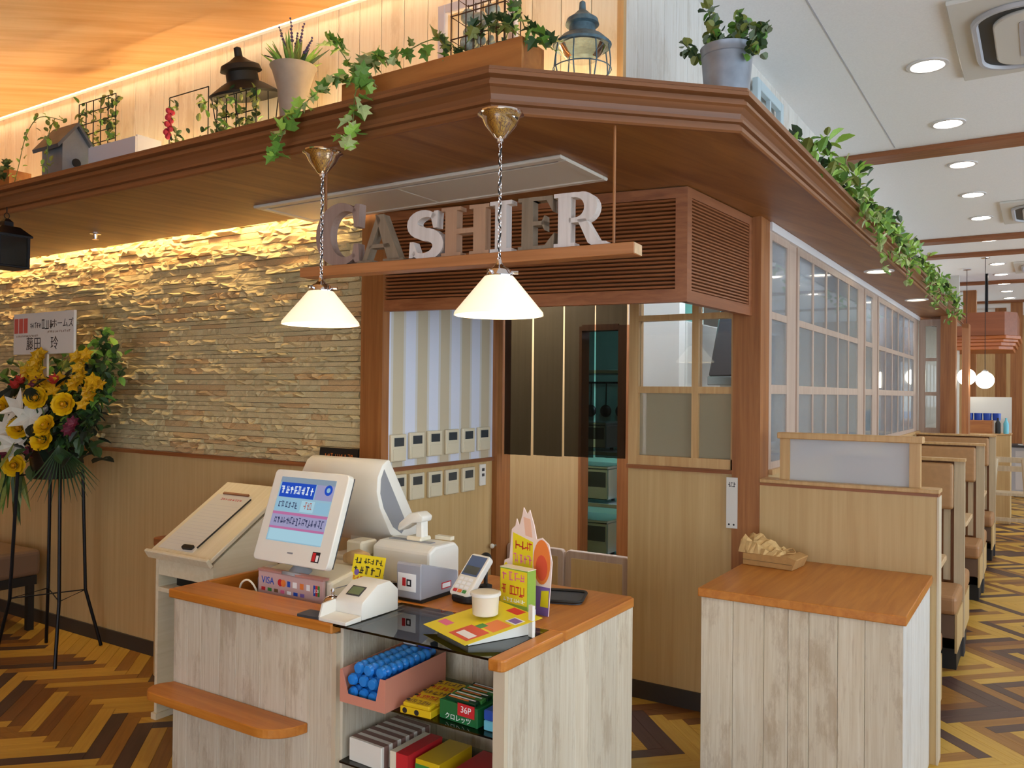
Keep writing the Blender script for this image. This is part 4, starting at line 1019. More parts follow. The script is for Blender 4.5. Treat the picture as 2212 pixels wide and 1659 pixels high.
MB().lathe([(0.0001, 0), (0.010, 0)], 16, cap=False).build('badge_centre', 'scr_lightblue', scr, (0.117, -0.0023, 0.300), (pi / 2, 0, 0))
sq('screen_tile', -0.150, -0.02, 0.205, 0.250, 'scr_lightblue'); sq('screen_tile', -0.012, 0.06, 0.205, 0.250, 'scr_cyan'); sq('screen_tile', 0.066, 0.14, 0.205, 0.250, 'scr_lightblue')
scribble(scr, -0.14, -0.03, 0.215, 0.242, 6, 'scr_ink', -0.0018, seed=4); scribble(scr, 0.005, 0.05, 0.215, 0.245, 3, 'scr_red', -0.0018, seed=5)
sq('pink_rule', -0.158, 0.146, 0.188, 0.199, 'scr_pink'); sq('screen_band', -0.158, 0.146, 0.140, 0.188, 'scr_lav'); sq('pink_rule', -0.158, 0.146, 0.131, 0.140, 'scr_pink')
scribble(scr, -0.14, 0.135, 0.150, 0.180, 16, 'scr_ink', -0.0018, seed=6)
sq('screen_band', -0.150, 0.146, 0.086, 0.130, 'scr_cyan')
MB().bx(-0.02, 0.01, -0.001, 0, 0.04, 0.046).build('maker_mark', 'mid_grey', t)
stk = MB().bx(0.115, 0.155, -0.001, 0, 0.022, 0.062).build('sticker', 'print_black', t)
MB().bx(0.118, 0.134, -0.0016, -0.001, 0.026, 0.058).build('sticker_print', 'print_red', stk); MB().bx(0.138, 0.150, -0.0016, -0.001, 0.026, 0.050).build('sticker_print', 'print_white', stk)
MB().lathe([(0.075, -0.052), (0.075, -0.040), (0.05, -0.036), (0.03, 0.0), (0.03, 0.03)], 24, c=(0.02, 0.06, 0.012)).build('swivel_foot', 'mid_grey', t, smooth=True)
# ------------------------------------------------ register base, operator screen, printer
t = thing('register_base', 'cream cash register base block under the tilted display', 'cash register', (-2.43, 2.40, 0.7155))
MB().prism([(-0.14, 0), (0.16, 0), (0.16, 0.175), (0.02, 0.195), (-0.14, 0.165)], -0.19, 0.19, 'yz').build('body', 'cream_plastic', t, bevel=0.01, seg=2)
MB().bx(0.19, 0.1915, -0.12, 0.15, 0.14, 0.143).build('seam', 'mid_grey', t); MB().bx(0.19, 0.1915, -0.12, 0.15, 0.11, 0.113).build('seam', 'mid_grey', t)
t = thing('operator_screen', 'large white operator screen seen from its sloping back with grey side vents', 'monitor', (-2.56, 2.72, 0.8205))
pr_ = [(-0.05, 0.485), (-0.075, 0.47), (-0.105, 0.42), (-0.11, 0.36), (-0.09, 0.29), (-0.02, 0.17), (0.10, 0.10), (0.185, 0.12), (0.195, 0.14), (-0.03, 0.49)]
MB().prism(pr_, -0.225, 0.225, 'yz').build('housing', 'white_plastic', t, bevel=0.008, seg=2, smooth=True)
cres = [(-0.066, 0.45), (-0.085, 0.41), (-0.088, 0.35), (-0.065, 0.285), (-0.005, 0.20), (0.05, 0.165), (0.085, 0.20)]
for s_ in (-1, 1): MB().prism(cres, s_ * 0.2248, s_ * 0.2265, 'yz').build('side_vent', 'mid_grey', t)
MB().bx(-0.08, 0.08, 0.05, 0.11, 0.05, 0.2).build('neck', 'white_plastic', t, bevel=0.01)
MB().bx(-0.15, 0.15, -0.02, 0.15, 0.0, 0.05).build('foot', 'white_plastic', t, bevel=0.012, seg=2)
for x, nm in ((0.05, 'keypad_block'),): MB().bx(0.10, 0.19, -0.16, -0.06, 0.09, 0.155).build(nm, 'cream_plastic', t, bevel=0.008)
MB().bx(0.10, 0.19, -0.16, -0.06, 0.0, 0.088).build('keypad_plinth', 'cream_plastic', t)
t = thing('receipt_printer', 'white receipt printer block with rounded top behind the yellow notice', 'printer', (-2.20, 2.68, 0.8205))
MB().prism([(-0.10, 0), (0.10, 0), (0.10, 0.14), (0.07, 0.165), (-0.06, 0.165), (-0.10, 0.145)], -0.13, 0.17, 'yz').build('body', 'white_plastic', t, bevel=0.012, seg=2)
MB().bx(-0.10, 0.12, -0.03, 0.0, 0.164, 0.168).build('paper_slot', 'mid_grey', t)
MB().bx(0.168, 0.1715, -0.06, 0.07, 0.03, 0.035).build('seam', 'mid_grey', t)
MB().bx(0.06, 0.14, 0.075, 0.102, 0.165, 0.18).build('hinge', 'cream_plastic', t)
t = thing('barcode_scanner', 'white hand scanner resting in its upright holder on the printer', 'scanner', (-2.16, 2.68, 0.9857))
MB().bx(-0.05, 0.03, -0.03, 0.04, 0, 0.02).build('stand', 'cream_plastic', t, bevel=0.006)
MB().prism([(-0.01, 0.015), (0.03, 0.015), (0.028, 0.09), (-0.006, 0.09)], -0.02, 0.02, 'xz').build('handle', 'white_plastic', t, bevel=0.006)
MB().prism([(-0.095, 0.045), (-0.085, 0.035), (-0.05, 0.055), (-0.015, 0.075), (0.035, 0.082), (0.04, 0.105), (0.01, 0.122), (-0.03, 0.115), (-0.085, 0.07)], -0.034, 0.034, 'xz').build('head', 'white_plastic', t, bevel=0.008, seg=2, smooth=True)
t = thing('yellow_notice', 'bright yellow notice with black lettering standing beside the register', 'notice', (-2.172, 2.36, 0.8205))
t.rotation_euler = (radians(-14), 0, radians(2))
sh = MB().bx(-0.078, 0.078, -0.001, 0.0, 0.0, 0.152).build('card', 'print_yellow', t)
for z0, z1, n, mt, sd in ((0.118, 0.142, 7, 'print_black', 7), (0.078, 0.110, 5, 'print_black', 8), (0.058, 0.072, 8, 'print_red', 9), (0.022, 0.034, 9, 'print_brown', 10)): scribble(sh, -0.068, 0.068, z0, z1, n, mt, -0.0012, seed=sd)
MB().bx(-0.076, 0.05, -0.0014, -0.001, 0.038, 0.055).build('white_band', 'print_white', sh)
MB().lathe([(0.0001, 0), (0.012, 0)], 16, cap=False).build('purple_dot', 'print_purple', sh, (-0.052, -0.0016, 0.085), (pi / 2, 0, 0))
# card brand panel
t = thing('card_brand_panel', 'pinkish clear panel with rows of credit card logos before the register', 'sign', (-2.437, 2.235, 0.7155))
plain('panel_pink', 'c9a9a6', 0.25); plain('panel_top', 'b9847c', 0.3)
MB().bx(-0.178, 0.178, 0, 0.014, 0, 0.172).build('panel', 'panel_pink', t, bevel=0.002)
MB().bx(-0.180, 0.180, -0.002, 0.03, 0.172, 0.180).build('top_edge', 'panel_top', t)
txt('VISA', 0.038, 'print_blue', t, (-0.122, -0.0008, 0.138), sx=0.95)
for x, c in ((-0.052, 'print_red'), (-0.034, 'print_orange')): MB().lathe([(0.0001, 0), (0.014, 0)], 18, cap=False).build('logo_disc', c, t, (x, -0.0006 - 0.0004 * (c == 'print_orange'), 0.138), (pi / 2, 0, 0))
for x, c, w in ((-0.005, 'print_blue', 0.016), (0.028, 'print_white', 0.022), (0.066, 'print_orange', 0.02), (0.10, 'print_white', 0.018)): MB().bx(x - w / 2, x + w / 2, -0.0008, 0, 0.127, 0.149).build('logo_tile', c, t)
for k, c in enumerate(('print_blue', 'print_red', 'print_green')): MB().bx(0.128 + k * 0.0115, 0.138 + k * 0.0115, -0.0008, 0, 0.112, 0.152).build('logo_tile', c, t)
txt('JCB', 0.016, 'print_white', t, (0.145, -0.0012, 0.132), sx=0.9)
for k, c in enumerate(('print_red', 'print_green', 'print_brown', 'print_pink', 'print_white', 'print_blue', 'print_purple')): MB().bx(-0.158 + k * 0.036, -0.136 + k * 0.036, -0.0008, 0, 0.098, 0.111).build('logo_tile', c, t)
t = thing('phone_handset', 'grey handset device lying by the register on the counter', 'handset', (-2.765, 2.44, 0.7155), radians(15))
MB().bx(-0.045, 0.13, -0.05, 0.05, 0, 0.10).build('cradle', 'mid_grey', t, bevel=0.012, seg=2)
MB().prism(rrect(-0.04, 0.14, -0.03, 0.03, 0.02), 0.10, 0.135).build('receiver', 'light_grey', t, bevel=0.01, seg=2)
o = MB().tube(curve([(-2.70, 2.225, 0.72), (-2.695, 2.21, 0.80), (-2.67, 2.205, 0.84), (-2.64, 2.215, 0.845), (-2.62, 2.232, 0.80), (-2.63, 2.232, 0.73)], 16), 0.004, 6).build('yellow_cable', 'cream_plastic', None, smooth=True); tag(o, 'loop of pale yellow cable beside the card logo panel', 'cable')
o = MB().prism([(-0.05, 0), (0.06, 0.0), (0.085, 0.02), (0.06, 0.05), (0.0, 0.055), (-0.05, 0.035)], -0.03, 0.03, 'xz').build('tan_pouch', 'wood_sash', None, (-2.31, 2.46, 0.9115), (0, 0, radians(-10)), bevel=0.012, seg=2, smooth=True); tag(o, 'small tan pouch lying behind the tilted display', 'pouch')
# small ticket printer at the front edge
t = thing('ticket_printer', 'small white receipt device with green display at the glass edge', 'printer', (-2.005, 2.16, TZ))
t.location.z = 0.8205
MB().prism([(-0.06, 0.0), (0.13, 0), (0.13, 0.075), (0.085, 0.112), (0.02, 0.108), (-0.055, 0.062), (-0.06, 0.05)], -0.062, 0.065, 'yz').build('body', 'white_plastic', t, bevel=0.006, seg=2, smooth=True)
MB().prism([(-0.135, 0.0), (-0.06, 0), (-0.06, 0.018), (-0.135, 0.012)], -0.062, 0.065, 'yz').build('tray', 'white_plastic', t, bevel=0.002)
MB().prism([(-0.135, 0.012), (-0.06, 0.018), (-0.06, 0.06), (-0.12, 0.055)], -0.062, -0.055, 'yz').build('tray_cheek', 'white_plastic', t)
plain('lcd_green', '6c7a58', 0.3)
rr_ = MB().box((0, 0, 0), (0.062, 0.045, 0.002), None).build('display_frame', 'dark_grey', t, (0.0, -0.018, 0.0865), (radians(31), 0, 0))
MB().box((0, 0, 0.0012), (0.052, 0.035, 0.001)).build('display_glass', 'lcd_green', rr_)
o = MB().prism(rrect(-0.05, 0.05, -0.035, 0.035, 0.008), 0, 0.008).build('money_mat', 'dark_grey', None, (-2.125, 2.062, 0.8205), (0, 0, 0.1)); tag(o, 'small dark rubber mat beside the receipt device', 'mat')
t = thing('service_bell', 'small shiny chrome call bell behind the receipt device', 'bell', (-2.115, 2.2, TZ + 0.0005))
t.location = (-2.12, 2.146, 0.8205); t.scale = (1.25, 1.25, 1.25)
MB().lathe([(0.034, 0), (0.034, 0.008), (0.001, 0.009)], 24).build('base', 'black', t)
MB().lathe([(0.032, 0.012), (0.031, 0.024), (0.022, 0.038), (0.008, 0.045), (0.001, 0.046)], 28).build('dome', 'chrome', t, smooth=True)
MB().lathe([(0.004, 0.045), (0.004, 0.054), (0.007, 0.056), (0.005, 0.062), (0.001, 0.063)], 12).build('button', 'chrome', t, smooth=True)
# grey reader box with stickers
t = thing('reader_box', 'grey reader box with a white sticker on its end', 'card reader', (-1.978, 2.50, 0.8205))
plain('reader_grey', '9b9ca6', 0.4)
MB().bx(-0.057, 0.057, -0.10, 0.12, 0.0, 0.012).build('foot', 'black', t)
MB().prism([(-0.11, 0.012), (0.12, 0.012), (0.12, 0.085), (-0.10, 0.145), (-0.11, 0.14)], -0.058, 0.058, 'yz').build('case', 'reader_grey', t, bevel=0.004)
s_ = MB().bx(-0.050, 0.036, -0.1112, -0.1102, 0.04, 0.105).build('sticker', 'print_white', t)
MB().bx(-0.028, -0.012, -0.1118, -0.1112, 0.058, 0.088).build('sticker_print', 'print_red', s_); MB().bx(-0.008, 0.014, -0.1118, -0.1112, 0.058, 0.084).build('sticker_print', 'print_black', s_); MB().bx(-0.002, 0.008, -0.1122, -0.1118, 0.064, 0.078).build('sticker_print', 'print_white', s_)
s_ = MB().bx(0.0582, 0.0588, 0.015, 0.075, 0.03, 0.055).build('side_label', 'print_red', t); MB().bx(0.0586, 0.0592, 0.020, 0.070, 0.034, 0.051).build('label_blank', 'print_white', s_)
MB().tube(curve([(-2.03, 2.37, 0.835), (-2.06, 2.36, 0.87), (-2.07, 2.40, 0.875), (-2.075, 2.50, 0.85)], 12), 0.003, 6).build('black_cord', 'black', None, smooth=True)
for o in bpy.data.objects:
    if o.name == 'black_cord' and o.parent is None: tag(o, 'thin black cord curving from the grey reader box', 'cord')
# payment terminal
t = thing('payment_terminal', 'white handheld payment terminal with blue-grey screen in a black cradle', 'payment terminal', (-1.80, 2.56, 0.8205), radians(-12))
MB().prism(rrect(-0.068, 0.062, -0.08, 0.07, 0.05, 6), 0, 0.028).build('cradle', 'black', t, bevel=0.008, seg=2)
tb = MB().prism(rrect(-0.052, 0.052, -0.08, 0.10, 0.014), 0, 0.028).build('handset', 'white_plastic', t, (-0.012, 0.0, 0.068), (radians(48), 0, 0), bevel=0.006, seg=2)
plain('term_screen', '56688c', 0.2); plain('term_dark', '4c5250', 0.3)
MB().bx(-0.042, 0.042, 0.005, 0.09, 0.0282, 0.0292).build('screen', 'term_screen', tb); MB().bx(-0.036, 0.036, 0.012, 0.045, 0.0292, 0.0298).build('screen_lower', 'term_dark', tb)
for i in range(3):
    for j in range(4):
        MB().bx(-0.034 + i * 0.025, -0.016 + i * 0.025, -0.068 + j * 0.017, -0.056 + j * 0.017, 0.0282, 0.031).build('key', ('print_red' if (i, j) == (0, 0) else 'print_green' if (i, j) == (2, 0) else 'print_orange' if (i, j) == (1, 0) else 'print_white'), tb)
t = thing('pen_stand', 'tiny black stand with a white round head behind the terminal', 'stand', (-1.875, 2.745, 0.8205))
MB().lathe([(0.026, 0), (0.026, 0.01), (0.008, 0.016), (0.008, 0.10)], 18).build('post', 'black', t, smooth=True)
MB().ball((0, 0, 0.115), 0.024, 14, 10).build('head', 'black', t, smooth=True)
MB().lathe([(0.0001, 0), (0.012, 0), (0.012, 0.004)], 16).build('white_face', 'print_white', t, (0.008, -0.0245, 0.112), (pi / 2, 0, 0.3))
t = thing('coin_tray', 'flat black coin tray lying on the orange counter top', 'tray', (-1.60, 2.745, 0.8205), radians(20))
MB().prism(rrect(-0.15, 0.15, -0.09, 0.09, 0.03), 0, 0.006).build('base', 'dark_grey', t)
b = MB()
for i in range(4):
    pass
rim = rrect(-0.15, 0.15, -0.09, 0.09, 0.03)
MB().tube([(x, y, 0.010) for x, y in rim], 0.006, 6, closed=True).build('rim', 'black', t, smooth=True)
# ------------------------------------------------ candy promotion stand
for nm, c in (('pop_yellow', 'e6d21e'), ('pop_green', '8fae3a'), ('pop_peach', 'e8b9a0'), ('pop_red', 'd8543a'), ('pop_pinkw', 'efd9d2')): plain(nm, c, 0.5)
t = thing('promotion_standee', 'tall die-cut cardboard candy standee with yellow panel and orange oval', 'standee', (-1.535, 2.525, 0.8205), radians(-8))
out_ = [(-0.105, 0), (0.085, 0), (0.095, 0.12), (0.10, 0.19), (0.085, 0.25), (0.055, 0.27), (0.03, 0.262), (0.018, 0.31), (-0.002, 0.362), (-0.014, 0.345), (-0.03, 0.368), (-0.036, 0.34), (-0.05, 0.30), (-0.062, 0.325), (-0.068, 0.30), (-0.085, 0.285), (-0.095, 0.18), (-0.118, 0.17), (-0.125, 0.12), (-0.11, 0.08)]
card = MB().prism(out_, -0.002, 0.002, 'xz').build('card', 'pop_pinkw', t)
MB().prism([(-0.08, 0.06), (0.012, 0.06), (0.015, 0.25), (-0.078, 0.275)], -0.0028, -0.002, 'xz').build('yellow_panel', 'pop_yellow', t)
for z0, z1, n, mt, sd in ((0.215, 0.25, 3, 'print_red', 21), (0.165, 0.20, 4, 'print_pink', 22), (0.125, 0.155, 5, 'print_red', 23), (0.09, 0.11, 5, 'print_brown', 24)): scribble(t, -0.072, 0.008, z0, z1, n, mt, -0.003, seed=sd)
MB().prism(arc(0.055, 0.185, 0.038, 0.078, 0, 360, 24)[:-1], -0.0030, -0.002, 'xz').build('orange_oval', 'print_orange', t)
MB().prism(arc(0.055, 0.165, 0.026, 0.045, 0, 360, 20)[:-1], -0.0036, -0.003, 'xz').build('red_oval', 'pop_red', t)
MB().prism(arc(-0.11, 0.125, 0.014, 0.038, 0, 360, 16)[:-1], -0.0030, -0.002, 'xz').build('gold_oval', 'print_yellow', t)
MB().prism([(0.012, 0.0), (0.085, 0), (0.093, 0.10), (0.03, 0.10)], -0.0028, -0.002, 'xz').build('dark_print', 'print_purple', t)
MB().prism([(0.05, 0.03), (0.085, 0.03), (0.088, 0.09), (0.055, 0.085)], -0.0034, -0.0028, 'xz').build('yellow_print', 'pop_yellow', t)
MB().prism([(-0.02, 0.27), (0.012, 0.265), (0.002, 0.33), (-0.03, 0.335)], -0.0028, -0.002, 'xz').build('peach_print', 'pop_peach', t)
MB().prism([(0.06, 0.002), (0.10, 0.002), (0.02, 0.16)], -0.03, -0.026, 'yz').build('strut', 'white_plastic', t, (0, -0.055, 0))
o = t
t = thing('candy_box', 'upright green and yellow candy box leaning at the standee', 'candy box', (-1.535, 2.445, 0.8205), radians(-8))
MB().bx(-0.064, 0.064, -0.022, 0.022, 0.035, 0.17).build('carton', 'pop_green', t, bevel=0.002)
MB().bx(-0.064, 0.064, -0.022, 0.022, 0.170, 0.1725).build('lid', 'cream_plastic', t)
f_ = MB().bx(-0.060, 0.060, -0.0228, -0.0222, 0.05, 0.166).build('front_print', 'pop_yellow', t)
for z0, z1, n, mt, sd in ((0.128, 0.158, 4, 'print_pink', 31), (0.08, 0.115, 4, 'print_red', 32), (0.056, 0.07, 6, 'print_white', 33)): scribble(f_, -0.052, 0.052, z0, z1, n, mt, -0.023, seed=sd)
MB().bx(-0.064, 0.064, -0.022, 0.022, 0.0, 0.034).build('plinth', 'light_grey', t)
# flyer on a sloping white stand
t = thing('flyer_stand', 'yellow candy flyer on a low sloping white card stand', 'flyer', (-1.525, 2.245, 0.8205), radians(-24))
MB().prism([(-0.13, 0.0), (0.12, 0.0), (0.12, 0.055), (-0.13, 0.018)], -0.10, 0.10, 'yz').build('wedge', 'white_plastic', t)
fl = MB().bx(-0.135, 0.135, -0.165, 0.125, 0.0, 0.0012).build('sheet', 'pop_yellow', t, (0, 0, 0.0385), (radians(8.4), 0, 0))
def flat(parent, x0, x1, y0, y1, mt, z=0.0013, nm='print'): return MB().bx(x0, x1, y0, y1, z, z + 0.0003).build(nm, mt, parent)
flat(fl, 0.0, 0.11, -0.145, -0.06, 'pop_red'); flat(fl, 0.02, 0.10, -0.13, -0.10, 'print_white', 0.0017); flat(fl, 0.03, 0.115, -0.05, 0.02, 'print_orange'); flat(fl, 0.06, 0.118, 0.03, 0.07, 'print_white'); flat(fl, 0.066, 0.112, 0.036, 0.064, 'print_purple', 0.0017)
flat(fl, -0.12, -0.06, -0.12, -0.09, 'print_pink'); flat(fl, -0.11, -0.06, 0.02, 0.06, 'pop_pinkw'); flat(fl, 0.02, 0.055, -0.06, -0.03, 'print_green', 0.0017); flat(fl, -0.02, 0.05, 0.085, 0.12, 'print_red')
MB().bx(0.112, 0.134, 0.085, 0.095, 0, 0.10).build('back_tab', 'white_plastic', t)
t = thing('toothpick_cup', 'squat cream cup standing on the yellow flyer', 'cup', (-1.545, 2.262, 0.868))
MB().lathe([(0.036, 0), (0.042, 0.004), (0.045, 0.06), (0.048, 0.068), (0.049, 0.074), (0.044, 0.076), (0.001, 0.072)], 32).build('cup', 'cream_plastic', t, smooth=True)
MB().lathe([(0.046, 0.064), (0.051, 0.066), (0.051, 0.075), (0.046, 0.077)], 32, cap=False).build('rim', 'white_plastic', t, smooth=True)
# ------------------------------------------------ goods in the showcase
Z1 = 0.5835
plain('carton_pink', 'd08a74', 0.6); plain('carton_inside', '7a5a42', 0.7)
t = thing('display_carton', 'salmon pink open display carton on the upper glass shelf', 'carton', (-1.842, 2.155, Z1))
for x, s_ in ((-0.096, 1), (0.096, -1)):
    MB().prism([(-0.155, 0), (0.16, 0), (0.16, 0.115), (-0.155, 0.105)], x - 0.0015, x + 0.0015, 'yz').build('side', 'carton_pink', t)
MB().prism([(-0.0945, 0), (0.0945, 0), (0.0945, 0.104), (0.075, 0.104), (0.058, 0.03), (-0.062, 0.03), (-0.088, 0.104), (-0.0945, 0.104)], -0.155, -0.152, 'xz').build('front', 'carton_pink', t)
MB().bx(-0.0945, 0.0945, 0.157, 0.16, 0, 0.115).build('back', 'carton_inside', t)
MB().bx(-0.0945, 0.0945, -0.152, 0.157, 0, 0.003).build('bottom', 'carton_inside', t)
plain('tube_blue', '2a86e0', 0.2); plain('tube_cap', '2f7fe0', 0.2); plain('tube_navy', '1d3f9a', 0.3)
pf = [(0.001, 0.0), (0.016, 0.002), (0.020, 0.012)]
for k in range(8): pf += [(0.0135, 0.020 + k * 0.029), (0.0190, 0.027 + k * 0.029), (0.0205, 0.034 + k * 0.029), (0.0190, 0.041 + k * 0.029)]
pf += [(0.014, 0.255), (0.012, 0.268), (0.012, 0.28), (0.001, 0.281)]
tube_me = MB().lathe(pf, 14).mesh('candy_tube', 'tube_blue', smooth=True)
for i, (x, z, dy) in enumerate([(-0.066, 0.026, 0), (-0.022, 0.026, 0.004), (0.022, 0.026, 0), (0.066, 0.026, 0.003), (-0.068, 0.069, 0.0), (-0.024, 0.069, 0.006), (0.020, 0.069, 0.0), (0.066, 0.069, 0.004), (-0.046, 0.108, 0.006), (0.0, 0.110, 0.002), (0.046, 0.108, 0.010)]):
    o = link('candy_tube', tube_me, None, (-1.842 + x, 2.020 + dy, Z1 + z), (radians(-90), 0, 0))
    tag(o, 'ridged blue candy tube lying in the salmon pink carton', 'candy tube', 'blue candy tubes')
for x, mt, cn in ((-1.865, 'light_grey', 'silver'), (-1.80, 'tube_navy', 'navy')):
    o = MB().prism(rrect(-0.03, 0.03, 0, 0.05, 0.008), -0.006, 0.006, 'xz').build('candy_sachet', mt, None, (x, 2.265, Z1 + 0.1305), (radians(-20), 0, 0), bevel=0.003); tag(o, 'small %s sachet tucked behind the blue candy tubes' % cn, 'sachet')
def print_box(name, label, cat, x0, x1, y0, y1, z0, h, mat, lid=None, rz=0.0):
    t = thing(name, label, cat, ((x0 + x1) / 2, (y0 + y1) / 2, z0), rz); w, d = (x1 - x0) / 2, (y1 - y0) / 2
    MB().bx(-w, w, -d, d, 0, h).build('carton', mat, t, bevel=0.002)
    return t, w, d
plain('pack_yellow', 'd9b416', 0.4); plain('pack_green', '1f6a3a', 0.35); plain('pack_darkgreen', '143f28', 0.4)
t, w, d = print_box('candy_carton', 'yellow candy carton with black spots on the upper glass shelf', 'candy box', -1.722, -1.605, 2.04, 2.27, Z1, 0.022, 'pack_yellow', rz=radians(4))
for i in range(5):
    p = MB().prism(rrect(-0.052, 0.052, -0.02, 0.02, 0.008), 0, 0.014).build('candy_pack', 'pack_yellow', t, (0, -0.092 + i * 0.046, 0.0225), (radians(6), 0, 0), bevel=0.004)
    scribble(p, -0.042, 0.042, -0.012, 0.012, 5, 'print_red' if i % 2 else 'print_brown', 0, seed=40 + i).rotation_euler = (-pi / 2, 0, 0)
    p.children[0].location = (0, 0, 0.0148)
    MB().lathe([(0.0001, 0), (0.007, 0)], 12, cap=False).build('black_spot', 'print_black', p, (-0.044, 0.004, 0.0146))
for x in (-0.04, 0.005): MB().lathe([(0.0001, 0), (0.009, 0)], 14, cap=False).build('black_spot', 'print_black', t, (x, -d - 0.0005, 0.011), (pi / 2, 0, 0))
t, w, d = print_box('gum_carton', 'dark green gum carton with a red price tag on the upper shelf', 'candy box', -1.582, -1.43, 2.07, 2.235, Z1, 0.058, 'pack_green', rz=radians(-4))
for i in range(5):
    p = MB().bx(-0.06, 0.06, -0.012, 0.012, 0, 0.012).build('gum_pack', 'print_green' if i % 2 else 'pack_darkgreen', t, (0, -0.06 + i * 0.03, 0.0585), (radians(10), 0, 0), bevel=0.002)
    MB().bx(-0.05, 0.03, -0.008, -0.002, 0.0122, 0.0127).build('stripe', 'print_orange', p); MB().bx(-0.05, 0.05, 0.001, 0.006, 0.0122, 0.0127).build('stripe', 'print_white', p)
MB().bx(-0.0762, 0.0762, -0.086, 0.086, 0.058, 0.0635).bx(-0.070, 0.070, -0.08, 0.08, 0.0575, 0.07).build('tray_edge', 'pack_darkgreen', t) if False else None
tg = MB().bx(0.0, 0.066, -d - 0.0025, -d - 0.0005, 0.026, 0.064).build('price_tag', 'print_red', t)
txt('36P', 0.028, 'print_white', tg, (0.033, -d - 0.0030, 0.046))
txt('クロレッツ', 0.021, 'print_white', t, (0.0, -d - 0.0008, 0.013))
for i in range(2):
    o = MB().bx(-0.02, 0.02, -0.06, 0.06, 0, 0.03).build('gum_pack', 'print_blue' if i else 'print_cyan', None, (-1.397, 2.13, Z1 + 0.0005 + i * 0.031), bevel=0.003)
    tag(o, ('light blue gum pack beside the green carton' if i == 0 else 'deep blue gum pack lying on another beside the green carton'), 'gum pack')
Z2 = 0.3655
plain('stripe_brown', '8a6a60', 0.6)
t, w, d = print_box('cookie_carton', 'brown and white striped cookie carton on the lower glass shelf', 'candy box', -1.95, -1.80, 2.06, 2.30, Z2, 0.075, 'white_plastic', rz=radians(-3))
for i in range(6): MB().bx(-w - 0.0005, w + 0.0005, -d + 0.012 + i * 0.04, -d + 0.034 + i * 0.04, 0.001, 0.0756).build('stripe', 'stripe_brown', t)
t, w, d = print_box('biscuit_box', 'cream and red biscuit box on the lower glass shelf', 'candy box', -1.775, -1.70, 2.06, 2.24, Z2, 0.075, 'cream_plastic')
MB().bx(-0.01, w + 0.0005, -d - 0.0005, d, 0.002, 0.0754).build('red_print', 'print_red', t)
t, w, d = print_box('biscuit_box', 'yellow and green biscuit box on the lower glass shelf', 'candy box', -1.685, -1.59, 2.08, 2.26, Z2, 0.065, 'pack_yellow')
MB().bx(-w, 0.01, -d - 0.0005, -d, 0.01, 0.05).build('green_print', 'print_green', t)
t, w, d = print_box('biscuit_box', 'red biscuit box at the end of the lower glass shelf', 'candy box', -1.56, -1.44, 2.10, 2.28, Z2, 0.05, 'print_red')
scribble(t, -0.05, 0.05, 0.012, 0.04, 5, 'print_white', -d - 0.0005, seed=51)

# ---------------------------------------------------------------- second counter with the paper bag
c2 = thing('side_counter', 'low whitewashed plank counter with orange top against the pale partition', 'counter', (-0.79, 3.65, 0))
at_base(c2, MB().bx(-1.175, -0.408, 3.235, 4.048, 0.785, TZ), 'top', 'wood_top_y', bevel=0.004, seg=2)
at_base(c2, MB().bx(-1.155, -0.432, 3.265, 4.048, 0.0, 0.785), 'carcass', 'wood_pale')
plank_row(c2, 'plank', 'x', -1.165, -0.42, 3.25, 0.015, 0.0, 0.785, 7, 'whitewash')
plank_row(c2, 'plank', 'y', 3.25, 4.045, -0.418, 0.014, 0.0, 0.785, 8, 'plank_cool_lit')  # cool side light put into the plank colour of this face
plain('kraft', 'b58a52', 0.75, noise=0.12, nscale=30); plain('kraft_light', 'cba66c', 0.75, noise=0.12, nscale=40)
t = thing('paper_bag_bundle', 'crumpled brown kraft paper bag bundle lying on the low counter', 'paper bag', (-1.06, 3.86, 0.8205), radians(-6))
MB().prism([(-0.10, 0), (0.13, 0), (0.15, 0.05), (0.11, 0.062), (-0.10, 0.055)], -0.07, 0.08, 'xz').build('stack', 'kraft', t, bevel=0.003)
MB().bx(-0.101, 0.128, -0.0715, -0.07, 0.024, 0.0255).build('fold_line', 'stem_brown', t)
b = MB(); nx, ny = 14, 10; vs = []; fs = []
for j in range(ny + 1):
    for i in range(nx + 1):
        u, v_ = i / nx, j / ny
        x = -0.115 + 0.2 * u + rnd.uniform(-.006, .006); y = -0.075 + 0.15 * v_ + rnd.uniform(-.006, .006)
        z = 0.058 + 0.10 * (1 - u) ** 0.8 * sin(pi * (0.15 + 0.7 * v_)) * (0.75 + 0.25 * sin(9 * v_ + 5 * u)) + rnd.uniform(-.008, .012)
        if i in (0, nx) or j in (0, ny): z = max(0.058, z - 0.03)
        vs.append((x, y, z))
for j in range(ny):
    for i in range(nx): a = j * (nx + 1) + i; fs.append((a, a + 1, a + nx + 2, a + nx + 1))
n_ = len(vs); vs += [(x, y, 0.056) for x, y, z in vs]
for j in range(ny):
    for i in range(nx): a = n_ + j * (nx + 1) + i; fs.append((a, a + nx + 1, a + nx + 2, a + 1))
edge_loop = [i for i in range(nx + 1)] + [j * (nx + 1) + nx for j in range(1, ny + 1)] + [ny * (nx + 1) + i for i in range(nx - 1, -1, -1)] + [j * (nx + 1) for j in range(ny - 1, 0, -1)]
for k in range(len(edge_loop)):
    a, c_ = edge_loop[k], edge_loop[(k + 1) % len(edge_loop)]; fs.append((a, c_, c_ + n_, a + n_))
b.add(vs, fs); b.build('crumpled_bag', 'kraft_light', t)
MB().tube(curve([(0.07, -0.02, 0.075), (0.10, 0.01, 0.085), (0.12, -0.01, 0.07), (0.09, -0.03, 0.068)], 12), 0.003, 6).build('twist_tie', 'kraft', t)
